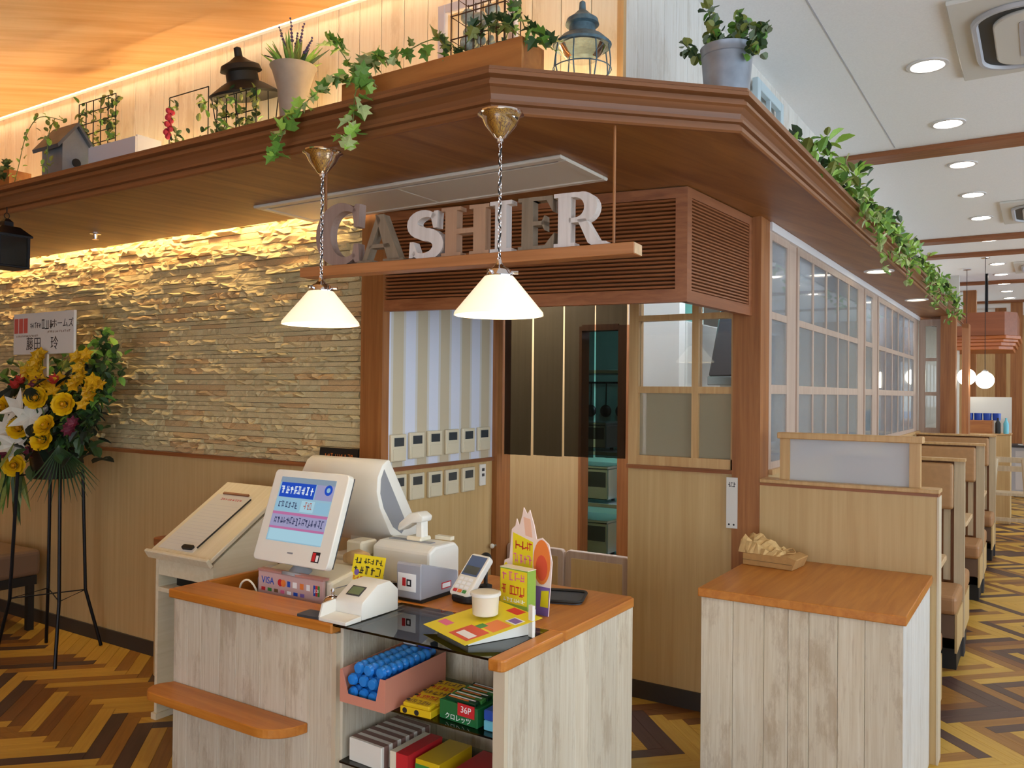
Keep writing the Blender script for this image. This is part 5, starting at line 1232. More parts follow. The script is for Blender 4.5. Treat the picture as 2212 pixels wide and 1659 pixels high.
# ---------------------------------------------------------------- things on the alcove walls
AX = -2.69
plain('remote_cream', 'd8ccb0', 0.5); plain('remote_lcd', '3a4044', 0.3)
rows = [(0, [(3.146, 1.320), (3.289, 1.326), (3.437, 1.330), (3.588, 1.332), (3.736, 1.333), (3.886, 1.335)]), (1, [(3.150, 1.122), (3.293, 1.119), (3.444, 1.117), (3.589, 1.117), (3.740, 1.117)])]
ordn = ('first', 'second', 'third', 'fourth', 'fifth', 'sixth')
for r_, lst in rows:
    for i, (y, z) in enumerate(lst):
        t = thing('wall_controller', '%s cream wall controller from the outer post, %s row on alcove wall' % (ordn[i], 'upper' if r_ == 0 else 'lower'), 'wall controller', (AX, y, z), 0, 'wall controllers')
        MB().bx(0.0005, 0.018, -0.057, 0.057, -0.066, 0.066).build('case', 'remote_cream', t, bevel=0.003)
        MB().bx(0.018, 0.0195, -0.036, 0.036, 0.008, 0.050).build('display', 'remote_lcd', t)
        MB().bx(0.018, 0.0205, -0.045, 0.045, -0.060, -0.006).build('flap', 'remote_cream', t, bevel=0.001)
t = thing('socket_plate', 'narrow white socket plate beside the inner post', 'wall socket', (AX, 3.885, 1.13))
MB().bx(0.0005, 0.012, -0.028, 0.028, -0.06, 0.06).build('plate', 'white_plastic', t, bevel=0.002)
for z in (-0.0, 0.03): MB().bx(0.012, 0.013, -0.012, 0.012, z - 0.008, z + 0.008).build('socket', 'dark_grey', t)
t = thing('switch_plate', 'wide cream light switch plate low on the alcove wall', 'light switch', (AX, 3.305, 0.895))
MB().bx(0.0005, 0.010, -0.066, 0.066, -0.06, 0.06).build('plate', 'remote_cream', t, bevel=0.002)
for k in range(3): MB().bx(0.010, 0.014, -0.048 + k * 0.034, -0.020 + k * 0.034, -0.035, 0.035).build('rocker', 'white_plastic', t, bevel=0.002)
t = thing('dark_plaque', 'dark plaque with orange lettering on the stone wall ledge', 'plaque', (-2.952, 3.028, 1.2265))
MB().prism([(-0.006, 0), (0.010, 0), (0.014, 0.085), (0.004, 0.085)], -0.145, 0.115, 'yz').build('plate', 'black', t)
scribble(t, -0.11, 0.09, 0.030, 0.058, 9, 'print_orange', -0.0025, seed=61)
t = thing('paper_strip', 'tall white paper strip with two punch holes on the corner post', 'notice', (-1.30, LY - 0.0215, 0.94))
t.location.x = -1.296
plain('paper', 'd6d3cc', 0.7)
MB().bx(-0.03, 0.026, -0.002, 0, 0, 0.25).build('strip', 'paper', t)
for x in (-0.016, 0.008): MB().lathe([(0.0001, 0), (0.005, 0)], 10, cap=False).build('hole', 'black', t, (x, -0.0024, 0.018), (pi / 2, 0, 0))
scribble(t, -0.022, 0.018, 0.20, 0.23, 3, 'print_black', -0.0022, seed=62)
# ---------------------------------------------------------------- dark net curtain in the opening
m = bpy.data.materials.new('dark_net'); m.use_nodes = True; MATS['dark_net'] = m
nt = m.node_tree; nt.nodes.remove(nt.nodes['Principled BSDF'])
d_ = nt.nodes.new('ShaderNodeBsdfDiffuse'); d_.inputs[0].default_value = lin('171612'); tr_ = nt.nodes.new('ShaderNodeBsdfTransparent'); tr_.inputs[0].default_value = (1, 1, 1, 1)
mx_ = nt.nodes.new('ShaderNodeMixShader'); mx_.inputs[0].default_value = 0.93
nt.links.new(tr_.outputs[0], mx_.inputs[1]); nt.links.new(d_.outputs[0], mx_.inputs[2]); nt.links.new(mx_.outputs[0], nt.nodes['Material Output'].inputs[0])
t = thing('noren_curtain', 'dark see-through net curtain in slit panels hanging in the kitchen opening', 'curtain', (-2.26, 4.05, 1.24))
MB().tube([(-0.39, 0, 1.215), (0.39, 0, 1.215)], 0.008, 8).build('rod', 'black_metal', t)
edges = [-0.392, -0.198, 0.002, 0.198, 0.392]
for k in range(4):
    x0, x1 = edges[k] + 0.003, edges[k + 1] - 0.003; n = 10; vs = []; fs = []
    for j in range(7):
        zz = 0.004 * k + (1.21 - 0.004 * k) * j / 6
        for i in range(n + 1):
            x = x0 + (x1 - x0) * i / n + (0.004 * (1 - j / 6) * (1 if i == n else -1 if i == 0 else 0)) * -1
            vs.append((x, 0.007 * sin(i * 1.9 + k) * (1 - 0.4 * j / 6), zz))
    for j in range(6):
        for i in range(n): a = j * (n + 1) + i; fs.append((a, a + 1, a + n + 2, a + n + 1))
    MB().add(vs, fs).build('panel', 'dark_net', t, smooth=True)
# ---------------------------------------------------------------- low swing gates in the opening
def gate(x0, x1, label, hinge):
    t = thing('swing_gate', label, 'gate', ((x0 + x1) / 2, LY + 0.04, 0), 0, 'swing gates'); w = (x1 - x0) / 2 - 0.004
    MB().prism(rrect(-w, w, 0.10, 0.72, 0.025), -0.016, 0.016, 'xz').build('frame', 'wood_light_frame', t, bevel=0.004)
    MB().bx(-w + 0.035, w - 0.035, -0.018, 0.018, 0.14, 0.68).build('panel', 'wood_pale', t, bevel=0.003)
    for z in (0.2, 0.6): MB().tube([(hinge * w, 0, z - 0.04), (hinge * w, 0, z + 0.04)], 0.007, 8).build('hinge', 'steel', t)
gate(-2.655, -2.265, 'low pale wooden swing gate hinged at the inner post', -1)
gate(-2.262, -1.868, 'low pale wooden swing gate hinged at the lattice window wall', 1)
t = thing('gate_latch', 'small white latch knob on the inner post above the gate', 'latch', (-2.655, 3.985, 0.72))
MB().tube([(0, 0.0, 0), (0, -0.03, 0)], 0.006, 8).build('pin', 'steel', t); MB().ball((0, -0.036, 0), 0.014, 12, 8).build('knob', 'white_plastic', t, smooth=True)
# ---------------------------------------------------------------- kitchen things seen through openings
plain('kitchen_teal', '8fb9b4', 0.5)
t = thing('steel_shelf', 'stainless shelf rack standing in the kitchen doorway', 'shelf', (-3.15, 6.0, 0))
for x in (-0.45, 0.45):
    for y in (-0.22, 0.22): MB().tube([(x, y, 0), (x, y, 2.0)], 0.014, 8).build('post', 'steel', t)
for z in (0.30, 0.72, 1.12, 1.75): MB().bx(-0.46, 0.46, -0.23, 0.23, z, z + 0.03).build('board', 'steel', t, bevel=0.003)
def appliance(x, y, z, label, w=0.36, h=0.26):
    t = thing('steel_appliance', label, 'kitchen appliance', (x, y, z))
    MB().bx(-w / 2, w / 2, -0.18, 0.18, 0.02, h).build('case', 'steel', t, bevel=0.008)
    MB().bx(-w / 2 + 0.02, w / 2 - 0.02, -0.183, -0.18, h * 0.45, h * 0.9).build('control_panel', 'dark_grey', t)
    MB().bx(-w / 2 + 0.05, 0, -0.185, -0.183, h * 0.5, h * 0.82).build('label_plate', 'white_plastic', t)
    for sx in (-1, 1): MB().lathe([(0.015, 0), (0.015, 0.02)], 10, c=(sx * w * 0.38, 0, 0)).build('foot', 'black', t)
    MB().bx(-w / 2 - 0.002, w / 2 + 0.002, -0.19, 0.185, h, h + 0.02).build('lid', 'steel', t, bevel=0.004)
appliance(-3.02, 6.0, 0.331, 'steel rice warmer on the lowest kitchen shelf'); appliance(-3.02, 6.0, 0.751, 'steel rice warmer on the middle kitchen shelf'); appliance(-3.02, 6.0, 1.151, 'small steel cooker on the upper kitchen shelf', 0.32, 0.2)
struct(box('wall_kitchen_tiles', -4.5, -2.6, 7.2, 7.25, 0, 2.6, 'kitchen_teal'))
t = thing('utensil_rail', 'dark rail of hanging ladles and pans on the kitchen wall', 'utensil rail', (-3.6, 7.17, 1.7))
MB().tube([(-0.5, 0, 0), (0.5, 0, 0)], 0.01, 8).build('rail', 'black_metal', t)
for k in range(6):
    x = -0.4 + k * 0.16; u = MB().tube([(x, -0.01, 0), (x, -0.015, -0.22)], 0.006, 6).build('handle', 'black_metal', t); MB().ball((x, -0.02, -0.27), 0.06, 10, 8, (1, 0.4, 1)).build('ladle_bowl', 'black_metal', u, smooth=True)
t = thing('kitchen_hood', 'dark steel extractor hood behind the lattice window', 'extractor hood', (-1.62, 5.75, 1.72))
MB().prism([(-0.28, 0), (0.28, 0), (0.20, 0.45), (0.20, 0.85), (-0.20, 0.85), (-0.20, 0.45)], -0.35, 0.35, 'xz').build('hood', 'dark_grey', t, bevel=0.01)
MB().bx(-0.285, 0.285, -0.36, 0.36, -0.06, 0.0).build('rim', 'steel', t, bevel=0.006)
MB().ball((0.05, -0.30, -0.07), 0.035, 12, 8).build('lamp', 'downlight', t)
t = thing('fridge', 'tall light grey kitchen fridge behind the lattice window', 'fridge', (-2.05, 5.75, 0))
MB().bx(-0.4, 0.0, -0.35, 0.35, 0.05, 2.1).build('body', 'kitchen_white', t, bevel=0.01)
MB().bx(-0.39, -0.01, -0.37, -0.352, 0.12, 1.2).build('door', 'kitchen_white', t, bevel=0.008); MB().bx(-0.39, -0.01, -0.37, -0.352, 1.22, 2.05).build('door', 'kitchen_white', t, bevel=0.008)
for z in (0.9, 1.35): MB().tube([(-0.04, -0.395, z), (-0.04, -0.395, z + 0.25)], 0.009, 8).build('handle', 'steel', t)
for sx in (-0.36, -0.04): MB().lathe([(0.02, 0), (0.02, 0.05)], 10, c=(sx, 0, 0)).build('foot', 'black', t)
t = thing('cafe_curtain', 'short striped beige curtain behind the lower lattice panes', 'curtain', (-1.57, LY + 0.10, 1.25))
m, nt, b_ = _new('curtain_stripe'); N = nt.nodes; L = nt.links
tc = N.new('ShaderNodeTexCoord'); sp = N.new('ShaderNodeSeparateXYZ'); L.new(tc.outputs['Object'], sp.inputs[0])
a_ = N.new('ShaderNodeMath'); a_.operation = 'MULTIPLY'; a_.inputs[1].default_value = 230; L.new(sp.outputs['X'], a_.inputs[0])
s_ = N.new('ShaderNodeMath'); s_.operation = 'SINE'; L.new(a_.outputs[0], s_.inputs[0])
g_ = N.new('ShaderNodeMath'); g_.operation = 'GREATER_THAN'; g_.inputs[1].default_value = 0.5; L.new(s_.outputs[0], g_.inputs[0])
x_ = N.new('ShaderNodeMixRGB'); x_.inputs[1].default_value = lin('b9b092'); x_.inputs[2].default_value = lin('6f6a50'); L.new(g_.outputs[0], x_.inputs[0]); L.new(x_.outputs[0], b_.inputs['Base Color'])
vs, fs = [], []
for j in range(2):
    for i in range(41): vs.append((-0.24 + 0.48 * i / 40, 0.012 * sin(i * 1.4), 0.02 + 0.33 * j))
for i in range(40): fs.append((i, i + 1, i + 42, i + 41))
MB().add(vs, fs).build('cloth', 'curtain_stripe', t, smooth=True)
MB().tube([(-0.25, 0, 0.352), (0.25, 0, 0.352)], 0.005, 8).build('rod', 'steel', t)
for i, (y, c) in enumerate(((5.6, 'kitchen_white'), (6.3, 'wood_top_y'), (7.1, 'kitchen_grey'), (7.9, 'wood_sash'), (8.7, 'wood_top_y'), (9.5, 'kitchen_white'))):
    t = thing('kitchen_locker', 'tall narrow kitchen locker, %s behind the long window' % ordn[i], 'locker', (-2.1 - 0.1 * (i % 2), y + 1.9, 0), 0, 'kitchen lockers')
    MB().bx(-0.2, 0.2, -0.22, 0.22, 0.08, 2.0).build('body', c, t, bevel=0.006)
    for sy in (-0.11, 0.11): MB().bx(0.2, 0.208, sy - 0.1, sy + 0.1, 0.12, 1.96).build('door', c, t, bevel=0.003)
    MB().bx(-0.18, 0.18, -0.2, 0.2, 0, 0.08).build('plinth', 'black', t)

# ---------------------------------------------------------------- booth partition and benches
PYY = 4.05
pt = thing('booth_partition', 'pale wood booth partition with brown rail and framed frosted screen', 'partition', (-0.79, PYY + 0.05, 0))
at_base(pt, MB().bx(-1.162, -0.392, PYY, PYY + 0.10, 0.0, 1.175), 'panel', 'wood_pale')
at_base(pt, MB().bx(-1.162, -0.382, PYY - 0.012, PYY + 0.112, 1.175, 1.193), 'rail', 'wood_sash', bevel=0.003)
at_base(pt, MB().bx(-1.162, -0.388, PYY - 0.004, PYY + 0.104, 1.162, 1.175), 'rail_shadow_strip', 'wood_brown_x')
at_base(pt, MB().bx(-0.392, -0.384, PYY - 0.002, PYY + 0.102, 0.0, 1.162), 'end_edge', 'edge_cream')
fx0, fx1 = -1.075, -0.462
at_base(pt, MB().bx(fx0, fx0 + 0.045, PYY + 0.03, PYY + 0.07, 1.193, 1.39), 'screen_post', 'wood_sash'); at_base(pt, MB().bx(fx1 - 0.045, fx1, PYY + 0.03, PYY + 0.07, 1.193, 1.39), 'screen_post', 'wood_sash')
at_base(pt, MB().bx(fx0 - 0.012, fx1 + 0.012, PYY + 0.018, PYY + 0.082, 1.39, 1.42), 'screen_cap', 'wood_sash', bevel=0.004)
at_base(pt, MB().bx(fx0 + 0.045, fx1 - 0.045, PYY + 0.046, PYY + 0.054, 1.193, 1.39), 'frosted_pane', 'frosted')
plain('leather_tan', 'b0865a', 0.45, noise=0.06, nscale=30); plain('leather_seat', 'a87a50', 0.45, noise=0.06, nscale=30); plain('leather_dark', '6f5440', 0.5)
wood('slat_pale', 'b8a688', 'cdbb9c', 'z', scale=36, stretch=0.04, rough=0.5, vary=0.05)
XA, XB = -1.14, -0.42
def bench(y, facing, label, top=1.20, slats=True):
    """high-backed booth bench; facing -1 looks towards the street end, +1 away"""
    t = thing('booth_bench', label, 'bench', ((XA + XB) / 2, y, 0), 0, 'booth benches'); w = (XB - XA) / 2; f = facing
    def bx(nm, x0, x1, y0, y1, z0, z1, mt, bev=0.0, seg=1):
        a, b = sorted((y0 * f, y1 * f)); MB().bx(x0, x1, a, b, z0, z1).build(nm, mt, t, bevel=bev, seg=seg)
    if slats:
        bx('back_frame', -w, w, -0.02, 0.0, 0.12, top, 'wood_brown')  # back board darkened so the slat gaps look shaded
        bx('back_cap', -w - 0.004, w + 0.012, -0.022, 0.06, top, top + 0.018, 'wood_sash')
        bx('end_post', w - 0.05, w + 0.008, 0.0, 0.035, 0.12, top, 'slat_pale')
        bx('headrest', -w + 0.01, w - 0.052, 0.002, 0.06, top - 0.30, top - 0.012, 'leather_tan', 0.02, 3)
        n = 12; p = (2 * w - 0.06) / n
        for k in range(n): bx('back_slat', -w + p * k + 0.006, -w + p * (k + 1) - 0.010, 0.0, 0.022, 0.46, top - 0.302, 'slat_pale')
    bx('seat', -w, w, 0.03 if slats else 0.0, 0.46, 0.34, 0.45, 'leather_seat', 0.025, 3)
    bx('seat_front', -w + 0.01, w - 0.012, 0.03, 0.43, 0.20, 0.34, 'leather_dark', 0.004)
    bx('side_panel', w - 0.012, w, 0.0, 0.43, 0.12, 0.34, 'wood_pale')
    bx('plinth', -w + 0.02, w - 0.01, 0.02, 0.34, 0.0, 0.12, 'black')
    bx('end_plinth', w - 0.06, w + 0.006, -0.015, 0.03, 0.0, 0.12, 'dark_grey')
def table(y, label):
    t = thing('booth_table', label, 'table', (-0.80, y, 0), 0, 'booth tables')
    MB().prism(rrect(-0.34, 0.34, -0.29, 0.29, 0.03), 0.68, 0.71).build('top', 'wood_pale_x', t, bevel=0.004)
    MB().tube([(0, 0, 0.03), (0, 0, 0.68)], 0.035, 14).build('column', 'black_metal', t)
    MB().bx(-0.2, 0.2, -0.2, 0.2, 0, 0.025).build('foot', 'black_metal', t, bevel=0.006)
def caddy(y, label):
    t = thing('menu_caddy', label, 'menu caddy', (-0.56, y, 0.7105))
    MB().bx(-0.06, 0.06, -0.08, 0.08, 0, 0.03).build('tray', 'black', t, bevel=0.004)
    MB().bx(-0.05, 0.05, -0.07, -0.03, 0.03, 0.17).build('menu', 'paper', t); MB().bx(-0.04, 0.05, 0.0, 0.03, 0.03, 0.14).build('box', 'carton_pink', t)
    MB().lathe([(0.018, 0.03), (0.018, 0.10), (0.008, 0.12), (0.008, 0.13)], 12, c=(0.03, 0.055, 0)).build('bottle', 'print_brown', t, smooth=True)
bench(4.16, 1, 'booth seat behind the frosted partition, facing away', slats=False)
where = ('first', 'second', 'third')
for i, y in enumerate((5.86, 7.83, 9.72)):
    bench(y, -1, '%s high-backed tan booth bench beyond the partition, slats and headrest showing' % where[i])
    if i < 2: bench(y + 0.06, 1, 'booth seat backing onto the %s high-backed bench' % where[i], slats=False)
    table(y - 0.86, '%s booth table between benches by the long window' % where[i]); caddy(y - 0.80, 'menu caddy on the %s booth table' % where[i])

# ---------------------------------------------------------------- ceiling air conditioners
plain('ac_shadow', '2e3438', 0.5); plain('ac_panel', 'd4d2cc', 0.5)
def cassette(x, y, label):
    t = thing('ceiling_air_conditioner', label, 'air conditioner', (x, y, CZ), 0, 'ceiling air conditioners')
    MB().bx(-0.52, 0.52, -0.50, 0.50, -0.022, -0.001).build('panel', 'ac_panel', t, bevel=0.004)
    MB().prism(rrect(-0.43, 0.43, -0.38, 0.38, 0.16, 8), -0.026, -0.022).build('recess', 'ac_shadow', t)
    MB().prism(rrect(-0.43, 0.43, -0.38, 0.38, 0.16, 8) , -0.032, -0.0225).build('outlet_ring', 'light_grey', t) if False else None
    b = MB(); b.tube([(px, py, -0.028) for px, py in rrect(-0.43, 0.43, -0.38, 0.38, 0.16, 8)], 0.016, 6, closed=True); b.build('outlet_lip', 'light_grey', t, smooth=True)
    MB().prism(rrect(-0.36, 0.42, -0.31, 0.34, 0.13, 8), -0.042, -0.024).build('cover', 'ac_panel', t, bevel=0.006, seg=2)
    g = MB().prism(rrect(-0.26, 0.30, -0.22, 0.22, 0.02), -0.045, -0.042).build('grille', 'light_grey', t)
    for k in range(8): MB().bx(-0.24, 0.28, -0.19 + k * 0.052, -0.175 + k * 0.052, -0.048, -0.045).build('grille_slot', 'mid_grey', g)
cassette(0.16, 4.44, 'square ceiling air conditioner over the aisle, before the first beam')
cassette(0.19, 8.75, 'square ceiling air conditioner between the first and second beams')
cassette(0.19, 12.5, 'square ceiling air conditioner beyond the third beam')

# ---------------------------------------------------------------- menu stand with clipboard
t = thing('menu_stand', 'cream wooden reservation stand with a sloping top beside the counter', 'lectern', (-3.42, 2.66, 0))
wood('stand_cream', 'dccfae', 'e8ddc2', 'y', scale=40, stretch=0.04, vary=0.02)
sl = radians(33)
def slope(b, nm, mt, parent=t, bev=0.0): return b.build(nm, mt, parent, (0, -0.20, 0.80), (sl, 0, 0), bevel=bev)
slope(MB().bx(-0.225, 0.225, 0, 0.54, 0.0, 0.02), 'top', 'stand_cream', bev=0.003)
slope(MB().bx(-0.235, 0.235, -0.018, 0.0, -0.01, 0.036), 'lip', 'stand_cream', bev=0.003)
MB().prism([(-0.18, 0.03), (0.20, 0.03), (0.20, 1.04), (-0.18, 0.795)], -0.215, -0.195, 'yz').build('side', 'stand_cream', t)
MB().prism([(-0.18, 0.03), (0.20, 0.03), (0.20, 1.04), (-0.18, 0.795)], 0.195, 0.215, 'yz').build('side', 'stand_cream', t)
MB().bx(-0.195, 0.195, -0.18, 0.2, 0.62, 0.64).build('shelf', 'stand_cream', t); MB().bx(-0.195, 0.195, -0.18, 0.2, 0.10, 0.12).build('shelf', 'stand_cream', t)
MB().bx(-0.195, 0.195, -0.178, -0.165, 0.70, 0.79).build('apron', 'stand_cream', t)
MB().bx(-0.195, 0.195, 0.19, 0.2, 0.05, 0.9).build('back', 'black', t)
MB().bx(-0.225, -0.185, -0.19, 0.2, 0, 0.03).build('skid', 'stand_cream', t); MB().bx(0.185, 0.225, -0.19, 0.2, 0, 0.03).build('skid', 'stand_cream', t)
c_ = thing('reservation_sheet', 'long paper sheet clipped on the sloping stand top', 'paper', (-3.42, 2.46, 0.80)); c_.rotation_euler = (sl, 0, 0)
MB().bx(-0.19, 0.07, 0.03, 0.44, 0.0208, 0.0222).build('sheet', 'paper', c_)
for k in range(14): MB().bx(-0.17, 0.05, 0.07 + k * 0.022, 0.0708 + k * 0.022, 0.0223, 0.0225).build('ruled_line', 'light_grey', c_)
b_m = scribble(c_, -0.13, 0.03, -0.008, 0.008, 9, 'print_red', 0, seed=71, name='heading'); b_m.rotation_euler = (-pi / 2, 0, 0); b_m.location = (0, 0.405, 0.0226)
MB().bx(-0.15, 0.04, 0.44, 0.452, 0.0208, 0.03).build('clip', 'wood_brown_x', c_)
o = MB().tube([(-3.345, 2.66, 0.969 - 0.03 + 0.012), (-3.34, 2.50, 0.846 + 0.012)], 0.0045, 8).build('ballpoint_pen', 'black', None); 
bpy.data.objects.remove(o)
o = MB().tube([(0.075, 0.06, 0.0265), (0.085, 0.42, 0.0265)], 0.004, 8).build('pen', 'black', None, (-3.42, 2.46, 0.80), (sl, 0, 0)); tag(o, 'long thin black pen beside the paper sheet on the stand', 'pen')
o = MB().prism(rrect(-0.035, 0.035, -0.012, 0.012, 0.008), 0.0, 0.014).build('eyeglasses_case', 'black', None, (-3.405, 2.494, 0.846), (sl, 0, 0.1)); o.name = 'pen_case'; tag(o, 'small black case at the lower edge of the sloping stand', 'case')
t = thing('leaflet_box', 'dark brown leaflet box on the stand shelf beside the counter', 'box', (-3.42, 2.65, 0.6405))
MB().bx(-0.15, 0.15, -0.1, 0.12, 0, 0.012).build('bottom', 'black', t)
for x in (-0.15, 0.14): MB().bx(x, x + 0.01, -0.1, 0.12, 0.012, 0.11).build('side', 'black', t)
MB().bx(-0.14, 0.14, -0.1, -0.09, 0.012, 0.09).build('front', 'black', t)
MB().bx(-0.13, 0.13, -0.08, 0.1, 0.013, 0.07).build('leaflets', 'wood_brown', t)
t = thing('waste_bin', 'small brown wooden-topped bin behind the reservation stand', 'bin', (-4.07, 2.93, 0))
MB().prism(rrect(-0.12, 0.12, -0.09, 0.09, 0.02), 0, 0.72).build('body', 'wood_pale', t, bevel=0.004)
MB().prism(rrect(-0.125, 0.125, -0.095, 0.095, 0.02), 0.721, 0.77).build('lid', 'wood_brown_x', t, bevel=0.006)
t = thing('waiting_bench', 'brown padded waiting bench at the edge beside the stone wall', 'bench', (-5.95, 2.73, 0))
MB().bx(-0.36, 0.36, -0.24, 0.24, 0.36, 0.53).build('cushion', 'leather_dark', t, bevel=0.03, seg=3)
MB().bx(-0.34, 0.34, -0.22, 0.22, 0.30, 0.36).build('frame', 'black', t)
for sx in (-1, 1):
    for sy in (-1, 1): MB().bx(sx * 0.31 - 0.02, sx * 0.31 + 0.02, sy * 0.19 - 0.02, sy * 0.19 + 0.02, 0, 0.30).build('leg', 'black', t)

# ---------------------------------------------------------------- congratulatory flower stand
FX, FY = -5.0, 2.72
t = thing('flower_stand', 'tall black wire flower stand with yellow roses, lilies and a name board', 'flower stand', (FX, FY, 0))
plain('pot_black', '0d0d0e', 0.35)
MB().lathe([(0.115, 1.06), (0.14, 1.24), (0.145, 1.25), (0.13, 1.25), (0.001, 1.20)], 28).build('bucket', 'pot_black', t, smooth=True)
feet = [(0.28, -0.13), (0.07, 0.27), (-0.20, -0.22), (-0.26, 0.11)]
tops = [(0.18, -0.06), (0.03, 0.17), (-0.10, -0.17), (-0.17, 0.07)]
for (fx, fy), (tx, ty) in zip(feet, tops): MB().tube([(tx * 0.95, ty * 0.95, 1.10), (tx * 1.1, ty * 1.1, 0.36), (fx, fy, 0.004)], 0.010, 8).build('leg', 'black_metal', t)
for z, k in ((1.08, 0.98), (0.36, 1.1)): MB().tube([(tx * k, ty * k, z) for tx, ty in tops], 0.004, 6, closed=True).build('ring', 'black_metal', t)
# name board
brd = MB().bx(-0.335, 0.335, -0.008, 0.008, 1.80, 2.05).build('name_board', 'paper', t, (0, -0.05, 0), bevel=0.002)
brd.location.x = -0.04
MB().bx(-0.02, 0.02, -0.046, -0.034, 1.35, 1.80).build('board_stick', 'paper', t, (-0.03, 0, 0))
plain('seal_red', 'c8584e', 0.6)
for k in range(3): MB().bx(-0.325 + k * 0.054, -0.279 + k * 0.054, -0.0086, -0.008, 1.93, 2.02).build('red_character', 'seal_red', brd)
scribble(brd, -0.145, -0.02, 1.955, 1.99, 5, 'print_black', -0.0083, seed=81); scribble(brd, -0.02, 0.12, 1.945, 2.005, 3, 'print_black', -0.0083, seed=82)
txt('ホームズ', 0.058, 'print_black', brd, (0.215, -0.0085, 1.975)); scribble(brd, -0.3, -0.05, 1.905, 1.918, 16, 'print_brown', -0.0083, seed=83); scribble(brd, 0.05, 0.30, 1.925, 1.938, 12, 'print_brown', -0.0083, seed=84)
txt('藤田', 0.085, 'print_black', brd, (-0.10, -0.0085, 1.858)); txt('玲', 0.085, 'print_black', brd, (0.13, -0.0085, 1.858))
# foliage
fol = [link('foliage_%d' % 0, None, None)]; bpy.data.objects.remove(fol[0])
def spray(c0, c1, n, size, kind, mats, spread):
    c = curve([c0, ((c0[0] + c1[0]) / 2 + 0.02, (c0[1] + c1[1]) / 2, (c0[2] + c1[2]) / 2 + 0.05), c1], n)
    MB().tube(c, 0.004, 5).build('stem', 'stem_green', t)
    for i, p in enumerate(c[2:]):
        for q in range(5): put_leaf(t, p + Vector((rnd.uniform(-spread, spread), rnd.uniform(-spread, spread * 0.6), rnd.uniform(-spread, spread))), size, kind, mats)
DG = ['leaf_dark', 'leaf_dark', 'leaf_green']
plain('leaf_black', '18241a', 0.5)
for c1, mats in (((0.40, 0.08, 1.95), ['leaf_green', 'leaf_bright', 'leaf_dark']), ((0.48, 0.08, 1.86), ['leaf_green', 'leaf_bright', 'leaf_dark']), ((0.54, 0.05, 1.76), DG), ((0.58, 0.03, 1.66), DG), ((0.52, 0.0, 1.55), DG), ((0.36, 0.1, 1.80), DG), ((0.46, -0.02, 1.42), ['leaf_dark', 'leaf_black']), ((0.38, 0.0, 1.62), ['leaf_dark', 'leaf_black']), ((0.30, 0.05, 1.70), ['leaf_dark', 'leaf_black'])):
    spray((0.08, 0.0, 1.2), c1, 11, 0.07, 'oval', mats, 0.055)
for c1 in ((-0.5, 0.0, 1.7), (-0.35, 0.05, 1.75), (-0.55, -0.05, 1.5), (-0.1, 0.1, 1.8), (-0.5, -0.1, 1.25), (0.1, 0.08, 1.78)): spray((-0.05, 0.0, 1.2), c1, 8, 0.08, 'oval', DG + ['leaf_olive'], 0.06)
for k in range(150):
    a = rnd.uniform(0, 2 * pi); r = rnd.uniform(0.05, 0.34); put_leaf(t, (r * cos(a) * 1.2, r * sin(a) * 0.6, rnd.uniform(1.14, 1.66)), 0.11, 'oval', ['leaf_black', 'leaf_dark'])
for k in range(16):   # drooping blades and the palm fan
    a = radians(-10 - k * 8)
    link('leaf', leaf('blade', 'leaf_dark'), t, (0.24, -0.10, 1.27), (radians(-35 - 6 * k), 0, radians(-70 + k * 3)), (0.10, 0.34, 0.10))
for k in range(18): link('leaf', leaf('blade', rnd.choice(['leaf_dark', 'leaf_green', 'leaf_olive'])), t, (-0.28 + rnd.uniform(-.1, .12), -0.12, 1.15 + rnd.uniform(-.1, .12)), (radians(-100 + rnd.uniform(-25, 25)), rnd.uniform(-.4, .4), rnd.uniform(-1.5, 1.5)), (0.25, rnd.uniform(0.25, 0.4), 0.25))
# flowers
plain('rose_yellow', 'e6b90c', 0.5); plain('rose_core', 'c98a06', 0.5); plain('lily_white', 'd9d4c6', 0.5); plain('tulip_red', 'c03a30', 0.5); plain('orchid_yellow', 'cf9f10', 0.5); plain('maroon', '6e2436', 0.6)
rb = MB()
for ring_, (rad, n, tl, sz) in enumerate(((0.008, 3, 1.45, 0.032), (0.016, 5, 1.15, 0.042), (0.026, 6, 0.75, 0.05), (0.034, 7, 0.35, 0.052))):
    for k in range(n):
        a = 2 * pi * k / n + ring_
        pts = []
        for j in range(4):
            for i in range(4):
                u, v_ = i / 3 - 0.5, j / 3; pts.append((u * sz * 1.3 * (1 - 0.55 * (v_ - 0.5) ** 2 * 2), v_ * sz, 0.012 * (1 - (2 * u) ** 2) * -1))
        fs_ = [(j * 4 + i, j * 4 + i + 1, j * 4 + i + 5, j * 4 + i + 4) for j in range(3) for i in range(3)]
        M_ = Matrix.Rotation(a, 4, 'Z') @ Matrix.Translation((0, rad * 0.6, 0)) @ Matrix.Rotation(tl, 4, 'X')
        rb.add(pts, fs_, M_)
rose_me = rb.mesh('rose', 'rose_yellow', smooth=True)
core_me = MB().ball((0, 0, 0.018), 0.014, 10, 6).mesh('rose_core', 'rose_core', smooth=True)
def face(dx=0.0, dz=0.0): return Vector((0.55 + dx, -0.8, 0.25 + dz)).to_track_quat('Z', 'Y').to_euler()
